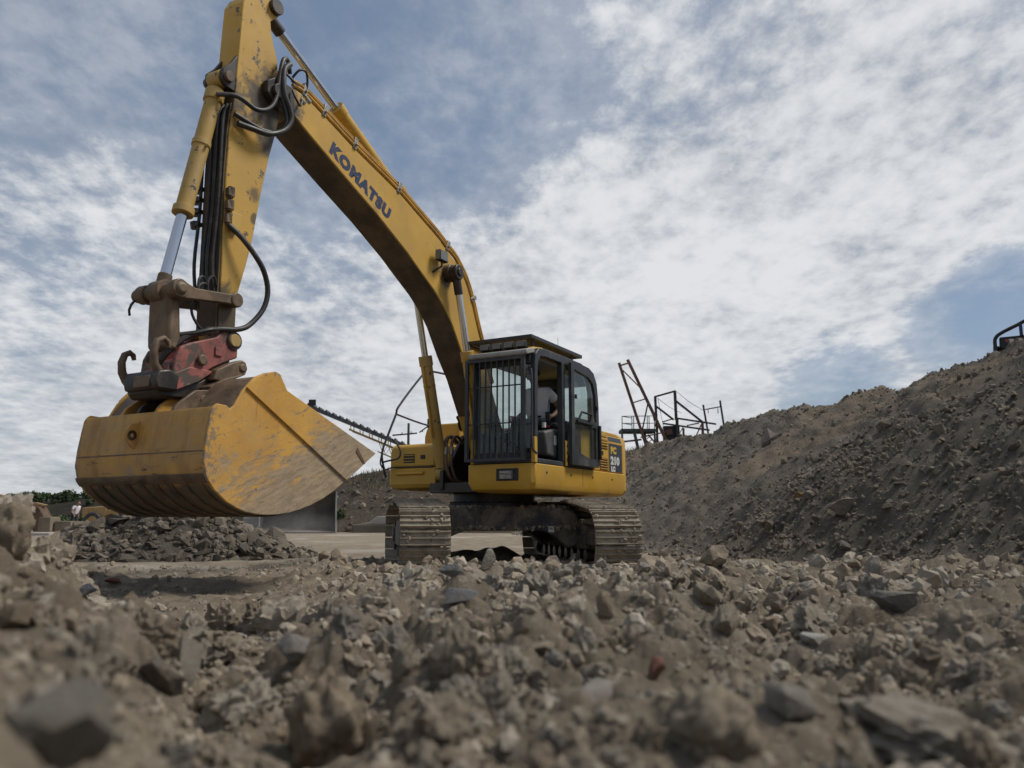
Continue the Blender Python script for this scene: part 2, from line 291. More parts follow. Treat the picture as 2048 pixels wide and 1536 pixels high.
# ------------------------------------------------------------------ mesh helpers
class MB:
    def __init__(s): s.v = []; s.f = []
    def add(s, vs, fs):
        b = len(s.v); s.v += [tuple(p) for p in vs]; s.f += [tuple(i+b for i in f) for f in fs]; return s
    def box(s, x, y, z, M=None):
        x0, x1 = min(x), max(x); y0, y1 = min(y), max(y); z0, z1 = min(z), max(z)
        vs = [(x0,y0,z0),(x1,y0,z0),(x1,y1,z0),(x0,y1,z0),(x0,y0,z1),(x1,y0,z1),(x1,y1,z1),(x0,y1,z1)]
        if M is not None: vs = [tuple(M @ Vector(p)) for p in vs]
        return s.add(vs, [(3,2,1,0),(4,5,6,7),(0,1,5,4),(1,2,6,5),(2,3,7,6),(3,0,4,7)])
    def prism(s, prof, a, b, axis='y'):
        """closed profile of 2D points extruded from a to b along the axis; profile lies in the other two axes"""
        n = len(prof)
        def P(q, t): return {'y': (q[0], t, q[1]), 'x': (t, q[0], q[1]), 'z': (q[0], q[1], t)}[axis]
        vs = [P(q, a) for q in prof] + [P(q, b) for q in prof]
        fs = [(i, (i+1) % n, n+(i+1) % n, n+i) for i in range(n)] + [tuple(range(n-1, -1, -1)), tuple(range(n, 2*n))]
        return s.add(vs, fs)
    def cyl(s, p0, p1, r, n=16, r1=None, cap=True):
        p0, p1 = Vector(p0), Vector(p1); r1 = r if r1 is None else r1
        d = (p1-p0).normalized(); a = d.orthogonal().normalized(); b = d.cross(a)
        vs = []
        for p, q in ((p0, r), (p1, r1)):
            vs += [p+(a*math.cos(2*math.pi*k/n)+b*math.sin(2*math.pi*k/n))*q for k in range(n)]
        fs = [(k, (k+1) % n, n+(k+1) % n, n+k) for k in range(n)]
        if cap: fs += [tuple(range(n-1, -1, -1)), tuple(range(n, 2*n))]
        return s.add(vs, fs)
    def ring(s, c, axis, r0, r1, w, n=24):
        c, d = Vector(c), Vector(axis).normalized(); a = d.orthogonal().normalized(); b = d.cross(a); vs = []
        for q, t in ((r0, -w/2), (r1, -w/2), (r1, w/2), (r0, w/2)):
            vs += [c+d*t+(a*math.cos(2*math.pi*k/n)+b*math.sin(2*math.pi*k/n))*q for k in range(n)]
        fs = [(j*n+k, j*n+(k+1) % n, ((j+1) % 4)*n+(k+1) % n, ((j+1) % 4)*n+k) for j in range(4) for k in range(n)]
        return s.add(vs, fs)
    def tube(s, pts, r, n=8, smooth=0, closed=False):
        pts = [Vector(p) for p in pts]
        if smooth: pts = catmull(pts, smooth)
        fr = None; rings = []
        for i, p in enumerate(pts):
            d = (pts[min(i+1, len(pts)-1)]-pts[max(i-1, 0)])
            if d.length < 1e-9: d = Vector((0, 0, 1))
            d.normalize()
            if fr is None: fr = d.orthogonal().normalized()
            else:
                fr = fr-d*fr.dot(d); fr = fr.normalized() if fr.length > 1e-6 else d.orthogonal().normalized()
            b = d.cross(fr); q = r[i] if isinstance(r, (list, tuple)) else r
            rings.append([p+(fr*math.cos(2*math.pi*k/n)+b*math.sin(2*math.pi*k/n))*q for k in range(n)])
        vs = [x for g in rings for x in g]; m = len(rings)
        fs = [(i*n+k, i*n+(k+1) % n, (i+1)*n+(k+1) % n, (i+1)*n+k) for i in range(m-1) for k in range(n)]
        fs += [tuple(range(n-1, -1, -1)), tuple(range((m-1)*n, m*n))]
        return s.add(vs, fs)
    def build(s, name, mat, parent=None, bevel=0.0, smooth=40, seg=2, recalc=True):
        me = bpy.data.meshes.new(name); me.from_pydata(s.v, [], s.f)
        if recalc:
            bm = bmesh.new(); bm.from_mesh(me); bmesh.ops.recalc_face_normals(bm, faces=bm.faces); bm.to_mesh(me); bm.free()
        if smooth: shade(me, smooth)
        o = bpy.data.objects.new(name, me); COL.objects.link(o)
        if mat is not None: me.materials.append(mat)
        if parent is not None: o.parent = parent
        if bevel:
            b = o.modifiers.new('bevel', 'BEVEL'); b.width = bevel; b.segments = seg; b.limit_method = 'ANGLE'; b.angle_limit = R(35)
        return o
def shade(me, ang):
    me.polygons.foreach_set('use_smooth', [True]*len(me.polygons))
    me.set_sharp_from_angle(angle=R(ang))
def catmull(pts, k):
    out = []; n = len(pts)
    for i in range(n-1):
        p0, p1, p2, p3 = pts[max(i-1, 0)], pts[i], pts[i+1], pts[min(i+2, n-1)]
        for j in range(k):
            t = j/k
            out.append(0.5*((2*p1)+(p2-p0)*t+(2*p0-5*p1+4*p2-p3)*t*t+(3*p1-p0-3*p2+p3)*t**3))
    out.append(pts[-1]); return out
def tag(o, label=None, cat=None, group=None, kind=None):
    if label: o['label'] = label
    if cat: o['category'] = cat
    if group: o['group'] = group
    if kind: o['kind'] = kind
    return o
def empty(name, loc=(0, 0, 0), rz=0.0):
    o = bpy.data.objects.new(name, None); COL.objects.link(o); o.location = loc; o.rotation_euler = (0, 0, rz); o.empty_display_size = 0.3; return o
def text_mesh(name, txt, size, mat, parent, M, offset=0.0, spacing=1.0, depth=0.001):
    cu = bpy.data.curves.new(name, 'FONT'); cu.body = txt; cu.size = size; cu.offset = offset; cu.space_character = spacing; cu.extrude = depth
    cu.resolution_u = 3
    ob = bpy.data.objects.new(name+'_tmp', cu); COL.objects.link(ob)
    bpy.context.view_layer.update()
    me = bpy.data.meshes.new_from_object(ob.evaluated_get(bpy.context.evaluated_depsgraph_get()))
    bpy.data.objects.remove(ob); bpy.data.curves.remove(cu)
    me.materials.clear(); me.materials.append(mat)
    o = bpy.data.objects.new(name, me); COL.objects.link(o); o.parent = parent; o.matrix_local = M; return o
def person_mesh(name, joints, edges, radii, root, mat, parent=None, sub=2):
    me = bpy.data.meshes.new(name); me.from_pydata([joints[k] for k in joints], [], [])
    idx = {k: i for i, k in enumerate(joints)}
    me.from_pydata if False else None
    bpy.data.meshes.remove(me); me = bpy.data.meshes.new(name)
    me.from_pydata([tuple(joints[k]) for k in joints], [(idx[a], idx[b]) for a, b in edges], [])
    o = bpy.data.objects.new(name, me); COL.objects.link(o)
    sk = o.modifiers.new('skin', 'SKIN'); sk.use_smooth_shade = True
    for k, i in idx.items():
        r = radii[k]; me.skin_vertices[0].data[i].radius = (r, r) if isinstance(r, (int, float)) else r
        me.skin_vertices[0].data[i].use_root = (k == root)
    sb = o.modifiers.new('sub', 'SUBSURF'); sb.levels = sub; sb.render_levels = sub
    me.materials.append(mat)
    if parent is not None: o.parent = parent
    return o
# ------------------------------------------------------------------ terrain
def _grad(ix, iy, seed):
    h = (ix.astype(np.int64)*374761393 + iy.astype(np.int64)*668265263 + seed*1442695041) & 0x7fffffff
    h = ((h ^ (h >> 13))*1274126177) & 0x7fffffff
    a = ((h ^ (h >> 16)) & 0xffff)/65536.0*2*np.pi
    return np.cos(a), np.sin(a)
def pn(x, y, seed=0):
    x0 = np.floor(x); y0 = np.floor(y); fx = x-x0; fy = y-y0
    u = fx*fx*fx*(fx*(fx*6-15)+10); v = fy*fy*fy*(fy*(fy*6-15)+10)
    def g(i, j):
        gx, gy = _grad(x0+i, y0+j, seed); return gx*(fx-i)+gy*(fy-j)
    return ((g(0,0)*(1-u)+g(1,0)*u)*(1-v)+(g(0,1)*(1-u)+g(1,1)*u)*v)*1.5
def fbm(x, y, o, seed=0, gain=0.5):
    s = 0; a = 1.0; f = 1.0
    for k in range(o): s = s+a*pn(x*f+k*17.3, y*f-k*9.1, seed+k); a *= gain; f *= 2.03
    return s
def billow(x, y, o, seed=0, gain=0.5):
    s = 0; a = 1.0; f = 1.0
    for k in range(o): s = s+a*(3.2*np.abs(pn(x*f+k*17.3, y*f-k*9.1, seed+k))-0.6); a *= gain; f *= 2.07
    return s
def sstep(a, b, x):
    t = np.clip((x-a)/(b-a), 0, 1); return t*t*(3-2*t)
# heights of the rubble: rows are distances (m), columns are bearings (as tangent to the view axis)
_DIST = np.array([0.3, 0.8, 1.2, 1.8, 2.5, 3.5, 4.5, 5.5, 6.5, 8.0, 9.3, 12, 16, 22, 45])
_BEAR = (np.array([-900, -350, 0, 110, 250, 480, 650, 900, 1250, 1600, 2048, 2600])-1024)/1620.0
_H = np.array([
 [.50,.50,.50,.49,.46,.42,.40,.40,.41,.42,.44,.44],
 [.62,.60,.585,.57,.50,.41,.40,.41,.42,.43,.46,.48],
 [.64,.62,.58,.56,.49,.37,.36,.38,.39,.39,.42,.46],
 [.64,.60,.53,.51,.44,.31,.32,.36,.36,.33,.35,.42],
 [.66,.60,.51,.47,.38,.24,.28,.35,.34,.27,.30,.40],
 [.74,.68,.56,.44,.28,.16,.25,.33,.30,.22,.24,.36],
 [.85,.80,.64,.40,.17,.10,.16,.27,.24,.20,.20,.32],
 [.80,.78,.60,.34,.12,.08,.12,.22,.20,.17,.17,.28],
 [.60,.55,.40,.22,.09,.07,.10,.18,.17,.16,.17,.25],
 [.30,.26,.17,.11,.07,.06,.12,.15,.12,.14,.17,.2],
 [.16,.12,.10,.08,.07,.06,.14,.10,.06,.13,.2,.2],
 [.06,.05,.05,.05,.05,.04,.10,.04,.02,.10,.12,.1],
 [.0]*12, [.0]*12, [.0]*12])
def table(x, y):
    r = np.maximum(np.hypot(x, y), 0.3); yy = np.maximum(y, 0.15*r); b = np.clip(x/yy, _BEAR[0], _BEAR[-1])
    ld = np.log(_DIST); q = np.clip(np.log(r), ld[0], ld[-1])
    i = np.clip(np.searchsorted(ld, q)-1, 0, len(ld)-2); tr = (q-ld[i])/(ld[i+1]-ld[i]); tr = tr*tr*(3-2*tr)*0.5+tr*0.5
    j = np.clip(np.searchsorted(_BEAR, b)-1, 0, len(_BEAR)-2); tb = (b-_BEAR[j])/(_BEAR[j+1]-_BEAR[j]); tb = tb*tb*(3-2*tb)
    return (_H[i,j]*(1-tr)+_H[i+1,j]*tr)*(1-tb)+(_H[i,j+1]*(1-tr)+_H[i+1,j+1]*tr)*tb
def smooth_zone(x, y):
    """0 in rough rubble, 1 on the beaten gravel and the haul floor"""
    r = np.hypot(x, y); b = x/np.maximum(y, 0.2)
    g = sstep(-0.54, -0.46, b)*sstep(-0.15, -0.26, b)*sstep(3.2, 4.6, r)*sstep(9.5, 8.0, r*sstep(-0.34, -0.20, b))
    return np.maximum(g, sstep(9.6, 13.0, r))
def gz(x, y):
    x = np.asarray(x, float); y = np.asarray(y, float)
    r = np.hypot(x, y); sm = smooth_zone(x, y); k = 1-np.where(r < 12.5, 0.60, 0.88)*sm
    z = table(x, y)
    a = k*sstep(30, 12, r)
    wx = x+0.05*pn(x*3, y*3, 7); wy = y+0.05*pn(x*3+9, y*3, 8)
    rs = sstep(0.4, 2.2, r)*0.65+0.35
    z = z + a*rs*(0.105*fbm(wx*1.15, wy*1.15, 2, 3)+0.046*billow(wx*3.0, wy*3.0, 2, 11, 0.42)+0.016*billow(wx*8, wy*8, 2, 14, 0.4))
    z = z + a*rs*0.005*billow(wx*19, wy*19, 3, 21)*sstep(9, 5, r)
    z = z + 0.003*fbm(x*60, y*60, 2, 31)*k*sstep(2.5, 1.2, r)
    z = z + 0.27*np.exp(-((x+0.25)/0.95)**2-((y-12.7)/0.55)**2)*(0.8+0.4*pn(x*3, y*3, 77))    # spoil left between the tracks
    # nothing may rise into the lens
    near = sstep(0.75, 0.3, r); z = z*(1-near)+near*np.minimum(z, 0.46)
    z = z + 0.05*sstep(14, 40, r)*fbm(x*0.08, y*0.08, 3, 51)
    return z
def grid_mesh(name, X, Y, Z, mat, wrap=False, smooth=True, kind='structure', parent=None):
    n, m = X.shape
    vs = np.stack([X, Y, Z], -1).reshape(-1, 3)
    i, j = np.meshgrid(np.arange(n-1), np.arange(m if wrap else m-1), indexing='ij'); j2 = (j+1) % m
    q = np.stack([i*m+j, i*m+j2, (i+1)*m+j2, (i+1)*m+j], -1).reshape(-1, 4)
    o = np_mesh(name, vs, q, mat, smooth); o.parent = parent
    if kind: o['kind'] = kind
    return o
def np_mesh(name, vs, faces, mat, smooth=True, attr=None):
    me = bpy.data.meshes.new(name); k = faces.shape[1]
    me.vertices.add(len(vs)); me.vertices.foreach_set('co', np.ascontiguousarray(vs, dtype=np.float32).ravel())
    me.loops.add(faces.size); me.loops.foreach_set('vertex_index', np.ascontiguousarray(faces, dtype=np.int32).ravel())
    me.polygons.add(len(faces)); me.polygons.foreach_set('loop_start', np.arange(0, faces.size, k, dtype=np.int32))
    sm = smooth if isinstance(smooth, np.ndarray) else np.full(len(faces), bool(smooth))
    me.polygons.foreach_set('use_smooth', sm)
    if attr is not None:
        a = me.attributes.new('tone', 'FLOAT', 'POINT'); a.data.foreach_set('value', np.ascontiguousarray(attr, dtype=np.float32))
    me.update(calc_edges=True); me.validate()
    o = bpy.data.objects.new(name, me); COL.objects.link(o); me.materials.append(mat); return o

def earth_mat(name, cols, scale=3.0, fine=60.0, bump=0.6, patch=None):
    m, t = newmat(name)
    n1 = t.noise(scale, 9, 0.68, dist=0.3); n2 = t.noise(scale*6, 9, 0.72)
    c = t.mix(t.rng(n1, 0.32, 0.68), cols[0], cols[1])
    c = t.mix(t.rng(n2, 0.52, 0.70), c, cols[2])
    c = t.mix(t.rng(t.noise(fine*0.5, 6, 0.7), 0.58, 0.68), c, cols[3])
    if name == 'spoil_earth': c = t.mix(t.math('MULTIPLY', t.rng(t.noise(0.55, 8, 0.7, stretch=(0.35, 1.6, 0.5), dist=0.5), 0.46, 0.60), 0.65), c, (0.13, 0.115, 0.098))     # slides of darker spoil running down the face
    if patch: c = t.mix(t.rng(t.noise(patch[0], 6, 0.6, dist=0.4), 0.52, 0.66), c, patch[1])
    b = t.bump(t.noise(fine, 9, 0.78), bump, 1.6/fine, t.bump(n2, bump, 0.06))
    t.out(c, 0.95, 0, b); t.bsdf.inputs['Specular IOR Level'].default_value = 0.2; return m
def rock_mat(name, ramp, use_attr, fine=40.0, coat=(0.375, 0.305, 0.222), coat_amt=0.5, bump=0.55):
    m, t = newmat(name)
    cr = t.N.new('ShaderNodeValToRGB'); cr.color_ramp.interpolation = 'LINEAR'
    while len(cr.color_ramp.elements) < len(ramp): cr.color_ramp.elements.new(0.5)
    for e, (p, c) in zip(cr.color_ramp.elements, ramp): e.position = p; e.color = (*c, 1)
    t.L.new(t.attr('tone') if use_attr else t.objrand(), cr.inputs[0])
    c = cr.outputs[0]
    n = t.noise(fine*0.25, 8, 0.7)
    c = t.mix(t.rng(n, 0.3, 0.7, 0.0, 0.6), c, t.mix(0.6, c, (0.10, 0.085, 0.065)))
    c = t.mix(t.math('MULTIPLY', t.rng(t.noise(fine*0.4, 8, 0.7, dist=0.5), 0.45, 0.62), coat_amt), c, coat)
    c = t.mix(t.rng(t.noise(fine*2.5, 5, 0.7), 0.60, 0.70), c, t.mix(0.5, c, (0.42, 0.37, 0.30)))
    t.out(c, 0.95, 0, t.bump(t.noise(fine*2.2, 9, 0.78), bump, 0.022*34/fine, t.bump(t.noise(fine*0.5, 8, 0.7), bump, 0.05*34/fine)))
    t.bsdf.inputs['Specular IOR Level'].default_value = 0.25
    return m
TAN = (0.405, 0.335, 0.248); PALE = (0.60, 0.53, 0.425); BROWN = (0.255, 0.197, 0.135); GREY = (0.37, 0.33, 0.275); SLATE = (0.17, 0.165, 0.155)
RAMP = [(0.0, BROWN), (0.30, TAN), (0.55, TAN), (0.70, PALE), (0.82, (0.46, 0.395, 0.305)), (0.93, GREY), (1.0, (0.29, 0.265, 0.23))]
RAMPB = [(0.0, (0.17, 0.145, 0.112)), (0.35, (0.22, 0.186, 0.14)), (0.6, (0.26, 0.212, 0.155)), (0.8, (0.36, 0.305, 0.23)), (1.0, (0.18, 0.167, 0.15))]
RAMPS = [(0.0, (0.12, 0.10, 0.078)), (0.4, (0.17, 0.142, 0.11)), (0.75, (0.23, 0.195, 0.15)), (1.0, (0.28, 0.24, 0.19))]
EARTH = earth_mat('rubble_earth', [(0.24, 0.190, 0.133), TAN, (0.45, 0.38, 0.29), (0.56, 0.50, 0.40)], 2.2, 55, 1.0, (0.22, (0.50, 0.445, 0.36)))
BANKE = earth_mat('spoil_earth', [(0.18, 0.155, 0.122), (0.24, 0.207, 0.162), (0.28, 0.24, 0.19), (0.36, 0.315, 0.255)], 0.8, 14, 1.0, (0.16, (0.28, 0.22, 0.155)))
SLATEE = earth_mat('slate_earth', [(0.10, 0.085, 0.068), (0.14, 0.12, 0.095), (0.17, 0.145, 0.115), (0.20, 0.175, 0.145)], 1.5, 16, 0.9)
EMBE = earth_mat('quarry_earth', [(0.10, 0.082, 0.062), (0.145, 0.115, 0.085), (0.18, 0.145, 0.11), (0.22, 0.19, 0.15)], 0.35, 4, 0.9, (0.12, (0.16, 0.085, 0.055)))
ROCKA = rock_mat('rubble_rock_mass', RAMP, True, 34); ROCKO = rock_mat('rubble_rock', RAMP, False, 34)
BROCKA = rock_mat('spoil_rock_mass', RAMPB, True, 12, (0.18, 0.15, 0.11)); BROCKO = rock_mat('spoil_rock', RAMPB, False, 12, (0.18, 0.15, 0.11))
SROCKA = rock_mat('slate_rock_mass', RAMPS, True, 14, (0.12, 0.10, 0.08), 0.3); SROCKO = rock_mat('slate_rock', RAMPS, False, 14, (0.12, 0.10, 0.08), 0.3)

# the ground: one sheet from under the camera to the horizon, fine where the view falls
az = np.concatenate([np.linspace(-math.pi, R(-43), 34, endpoint=False), np.linspace(R(-42), R(42), 620, endpoint=False), np.linspace(R(43), math.pi, 34, endpoint=False)])
rr = np.concatenate([[0.02, 0.12, 0.22], np.geomspace(0.32, 13, 560), np.geomspace(13.3, 26, 30), np.geomspace(28, 1900, 34)])
AA, RR_ = np.meshgrid(az, rr)
GX, GY = np.sin(AA)*RR_, np.cos(AA)*RR_
ground = grid_mesh('ground', GX, GY, gz(GX, GY), EARTH, wrap=True)

_ky = np.array([3.0, 5, 7, 9, 12, 15, 18, 22, 26, 30, 36, 44, 60])
_toe = np.array([6.6, 5.7, 4.8, 4.3, 3.8, 3.4, 3.0, 2.3, 1.7, 1.2, 0.6, 0.0, 0.0])
_cy = np.array([3.0, 7, 12, 15, 20, 25, 28, 32, 36, 44, 60]); _cx = np.array([9.6, 9.3, 9.2, 9.3, 9.8, 8.15, 7.25, 6.0, 5.0, 4.2, 4.2]); _cz = np.array([3.7, 3.8, 3.85, 3.88, 4.0, 3.98, 3.84, 3.66, 3.58, 3.4, 3.2])
def bz(x, y, detail=True):
    toe = np.interp(y, _ky, _toe); cx = np.interp(y, _cy, _cx); cz = np.interp(y, _cy, _cz)
    toe = toe+0.35*pn(y*0.35, y*0+3.3, 61)+0.15*pn(y*1.1, y*0, 62)
    t = (x-toe)/(cx-toe)
    p = np.clip(t, -0.25, 1)
    z = cz*np.where(p < 0.12, np.where(p > -0.1, (p+0.1)**2/0.44*1.0, 0), p-0.01)
    z = np.where(t < -0.1, -0.25, z)
    z = np.where(t > 1, cz-0.01*cz+0.02*(x-cx), z)
    # a lower apron of tipped rock in front
    ap = np.exp(-((x-5.7-0.10*(y-11))/1.5)**2-((y-11.5)/4.5)**2)
    z = z+0.35*ap
    e = sstep(-0.1, 0.1, t)
    z = z+e*(0.16*fbm(x*0.55, y*0.55, 3, 71)+0.05*billow(x*1.9, y*1.9, 3, 72))
    # erosion grooves running down the face
    z = z+e*0.07*pn(y*1.6+0.3*x, x*0.25, 75)
    return z
bx = np.concatenate([np.linspace(-1.5, 11.2, 230), np.linspace(11.5, 60, 30)]); by = np.geomspace(3.2, 60, 280)
BX, BY = np.meshgrid(bx, by)
bank = grid_mesh('spoil_bank', BX, BY, bz(BX, BY), BANKE)
def gtop(x, y): return np.maximum(gz(x, y), np.where((np.asarray(y) > 3.2), bz(np.asarray(x, float), np.asarray(y, float)), -9))

SLC = (-6.35, 15.2)
def sz(x, y):
    dx = (x-SLC[0])/2.7; dy = (y-SLC[1])/1.9; q = np.sqrt(dx*dx+dy*dy)
    h = 0.84*np.clip(1-q**1.6, -0.3, 1)*(0.86+0.5*pn(x*0.55, y*0.5, 81))
    return h+0.05*fbm(x*1.6, y*1.6, 3, 82)*(q < 1.1)-0.02
SX, SY = np.meshgrid(np.linspace(-9.6, -2.4, 110), np.linspace(12.9, 17.6, 80))
slate = grid_mesh('slate_pile', SX, SY, sz(SX, SY), SLATEE)

# ---- rock shapes
def clod(seed, sub, rough=0.34, sq=(1, 1, 0.8)):
    bm = bmesh.new(); bmesh.ops.create_icosphere(bm, subdivisions=sub, radius=1.0)
    off = Vector((seed*7.31, seed*3.17, seed*5.9))
    for v in bm.verts:
        p = v.co.normalized()
        d = 0.86+rough*mnoise.noise(p*1.3+off)+rough*0.9*abs(mnoise.noise(p*2.3+off))+(rough*0.8*abs(mnoise.noise(p*4.6+off)) if sub > 1 else 0)+(rough*0.5*abs(mnoise.noise(p*10+off)) if sub > 2 else 0)+(rough*0.3*abs(mnoise.noise(p*21+off)) if sub > 3 else 0)
        v.co = Vector((p.x*sq[0], p.y*sq[1], p.z*sq[2]))*d
    return bm
def shard(seed, n=13, sq=(1, 0.8, 0.62), sub=0):
    rd = random.Random(seed); bm = bmesh.new()
    for k in range(n):
        p = Vector((rd.gauss(0, 1), rd.gauss(0, 1), rd.gauss(0, 1))).normalized()*rd.uniform(0.78, 1.12)
        bm.verts.new((p.x*sq[0], p.y*sq[1], p.z*sq[2]))
    r = bmesh.ops.convex_hull(bm, input=bm.verts)
    bmesh.ops.delete(bm, geom=[g for g in r['geom_interior'] if isinstance(g, bmesh.types.BMVert)], context='VERTS')
    if sub:
        bmesh.ops.subdivide_edges(bm, edges=bm.edges, cuts=sub, use_grid_fill=True)
        off = Vector((seed*3.3, seed*1.7, seed*9.1))
        for v in bm.verts: v.co *= 1+0.07*mnoise.noise(v.co*2.2+off)+0.05*mnoise.noise(v.co*5.5+off)
    bmesh.ops.triangulate(bm, faces=bm.faces)
    bmesh.ops.recalc_face_normals(bm, faces=bm.faces)
    if bm.calc_volume(signed=True) < 0: bmesh.ops.reverse_faces(bm, faces=bm.faces)
    return bm
def arr(bm):
    bm.verts.index_update(); v = np.array([q.co[:] for q in bm.verts]); f = np.array([[l.index for l in q.verts] for q in bm.faces]); bm.free(); return v, f
T_LO = [arr(clod(i, 1, 0.6)) for i in range(9)]+[arr(shard(100+i)) for i in range(5)]
T_HI = [arr(clod(20+i, 2, 0.62)) for i in range(11)]+[arr(shard(200+i, 15, sub=1)) for i in range(5)]
T_FLAT = [arr(shard(300+i, 11, (1.0, 0.7, 0.24))) for i in range(6)]
def rock_obj_meshes(prefix, mats, hi=3):
    ms = []
    for i in range(10):
        bm = clod(40+i, hi, 0.62, (1, 0.85+0.04*(i % 4), 0.72+0.05*(i % 3))); ms.append((bm, 32))
    for i in range(10):
        bm = shard(400+i, 12+i, (1, 0.62+0.05*(i % 5), 0.5+0.05*(i % 4)), 2); ms.append((bm, 28))
    out = []
    for i, (bm, a) in enumerate(ms):
        me = bpy.data.meshes.new(prefix); bm.to_mesh(me); bm.free(); shade(me, a); me.materials.append(mats); out.append(me)
    return out
def rotmats(n, tilt=3.2):
    a = RNG.uniform(0, 2*np.pi, n); b = RNG.normal(0, tilt, n); c = RNG.normal(0, tilt, n)
    ca, sa, cb, sb, cc, sc_ = np.cos(a), np.sin(a), np.cos(b), np.sin(b), np.cos(c), np.sin(c); o = np.ones(n); z = np.zeros(n)
    Z = np.stack([ca, -sa, z, sa, ca, z, z, z, o], -1).reshape(n, 3, 3); X = np.stack([o, z, z, z, cb, -sb, z, sb, cb], -1).reshape(n, 3, 3)
    Y = np.stack([cc, z, sc_, z, o, z, -sc_, z, cc], -1).reshape(n, 3, 3)
    return Z @ X @ Y
def join_rocks(name, temps, pos, size, mat, parent, tilt=3.2, tone=None, which=None):
    n = len(pos); which = RNG.integers(0, len(temps), n) if which is None else which; M = rotmats(n, tilt); tone = RNG.random(n) if tone is None else tone
    V, F, A, b = [], [], [], 0
    for k, (v, f) in enumerate(temps):
        ix = np.nonzero(which == k)[0]
        if not len(ix): continue
        P = np.einsum('nij,vj->nvi', M[ix], v)*size[ix][:, None, None]+pos[ix][:, None, :]
        V.append(P.reshape(-1, 3)); F.append((f[None]+(np.arange(len(ix))*len(v))[:, None, None]).reshape(-1, 3)+b); A.append(np.repeat(tone[ix], len(v))); b += len(ix)*len(v)
    o = np_mesh(name, np.concatenate(V), np.concatenate(F), mat, False, np.concatenate(A))
    o.parent = parent; o['kind'] = 'stuff'; return o
def place_rocks(prefix, meshes, pos, size, parent, tilt=3.2):
    for p, s in zip(pos, size):
        o = bpy.data.objects.new(prefix, random.choice(meshes)); COL.objects.link(o); o.parent = parent
        o.location = p; o.rotation_euler = (random.gauss(0, tilt), random.gauss(0, tilt), random.uniform(0, 6.28))
        o.scale = (s*random.uniform(0.85, 1.2), s*random.uniform(0.85, 1.2), s*random.uniform(0.8, 1.15))

F_ = 1620.0; TH_ = math.atan(270/1620)
def to_ground(px, py, fn=gtop):
    x = (px-1024)/F_; y = -(py-768)/F_; c, s = math.cos(TH_), math.sin(TH_); d = np.array([x, c-s*y, s+c*y])
    k = np.geomspace(0.5, 60, 1500); P = d[None]*k[:, None]; h = fn(P[:, 0], P[:, 1])-(P[:, 2]+CAMZ)
    i = np.nonzero(h > 0)[0]
    i = i[0] if len(i) else 400
    return P[i, 0], P[i, 1], P[i, 2]+CAMZ, k[i]
# clearings kept free of loose stones, where the single rocks below stand (bearing, width and height of each)
CLEAR = [(655,1450,130,190),(318,1348,112,95),(1312,1335,44,66),(1190,1385,140,42),(1450,1242,62,78),(584,1296,84,74),(974,1118,36,56),(1213,1210,52,62),(915,1190,112,34),(905,1140,56,36),(1795,1198,100,76),(228,1160,34,15),(168,1178,72,26),(1412,1188,70,68),(1625,1275,70,36),(1580,1400,110,74),(1420,1450,150,150),(805,1325,44,74),(15,1060,70,110),(35,1225,86,72)]
# foreground rubble
n = 24000
d = np.exp(RNG.uniform(np.log(0.55), np.log(11.8), n)); tb = RNG.uniform(-0.95, 0.95, n)
X = d*tb; Y = d.copy(); s = d*0.0050*np.exp(RNG.normal(0, 0.66, n)); s = np.clip(s, 0.003, 0.085)
xs_ = RNG.uniform(-7, 6, 9000); ys_ = RNG.uniform(-1.5, 7.5, 9000); out_ = (np.abs(xs_) > 0.9*np.maximum(ys_, 0.0)) & (np.hypot(xs_, ys_) > 0.8)      # the rubble goes on beside and behind the camera
X = np.concatenate([X, xs_[out_]]); Y = np.concatenate([Y, ys_[out_]]); s = np.concatenate([s, np.clip(0.022*np.exp(RNG.normal(0, 0.6, out_.sum())), 0.008, 0.10)]); n = len(X)
sm = smooth_zone(X, Y); keep = (RNG.random(n) > 0.35*sm) & (np.hypot(X, Y) > 0.5); X, Y, s, sm = X[keep], Y[keep], s[keep], sm[keep]; s = s*(1-0.55*sm)
hollow = pn(X*0.9+5, Y*0.9, 44)                      # patches of finer soil between the stones
s = s*np.where(hollow > 0.25, 0.55, 1.0)
Z = gz(X, Y)+s*RNG.uniform(-0.12, 0.5, len(X)); dd = np.hypot(X, Y)
lim = 0.70-0.10*dd; Z = np.where(dd < 0.9, np.minimum(Z, lim), Z)
c0, s0 = math.cos(TH_), math.sin(TH_); dep = np.maximum(c0*Y+s0*(Z-CAMZ), 0.05); PX = 1024+F_*X/dep; PY = 768-F_*(c0*(Z-CAMZ)-s0*Y)/dep; PR = F_*s/dep
bad = np.zeros(len(X), bool)
for hx_, hy_, hw_, hh_ in CLEAR:
    kd = to_ground(hx_, hy_+hh_*0.35, gz)[3]
    bad |= (np.abs(PX-hx_) < hw_*0.45+1.5*PR) & (np.abs(PY-hy_) < hh_*0.45+1.5*PR) & (dd < kd*1.2) & (PR > 4)
X, Y, Z, s, dd = X[~bad], Y[~bad], Z[~bad], s[~bad], dd[~bad]
pos = np.stack([X, Y, Z], -1); app = s/dd; order = np.argsort(-app)
inview = (np.abs(X) < 0.66*Y) & (dd > 0.85)
big = [i for i in order if inview[i]][:290]; bigset = np.zeros(len(X), bool); bigset[big] = True
RM = rock_obj_meshes('stone', ROCKO, 4)
place_rocks('stone', RM[:10]*3+RM, pos[bigset], s[bigset], ground)
rest = np.nonzero(~bigset)[0]; rest = rest[np.argsort(-app[rest])]
NH = 3000
wh = np.concatenate([RNG.integers(0, len(T_HI), NH), len(T_HI)+RNG.integers(0, len(T_LO), len(rest)-NH)])
join_rocks('rubble', T_HI+T_LO, pos[rest], s[rest], ROCKA, ground, which=wh)

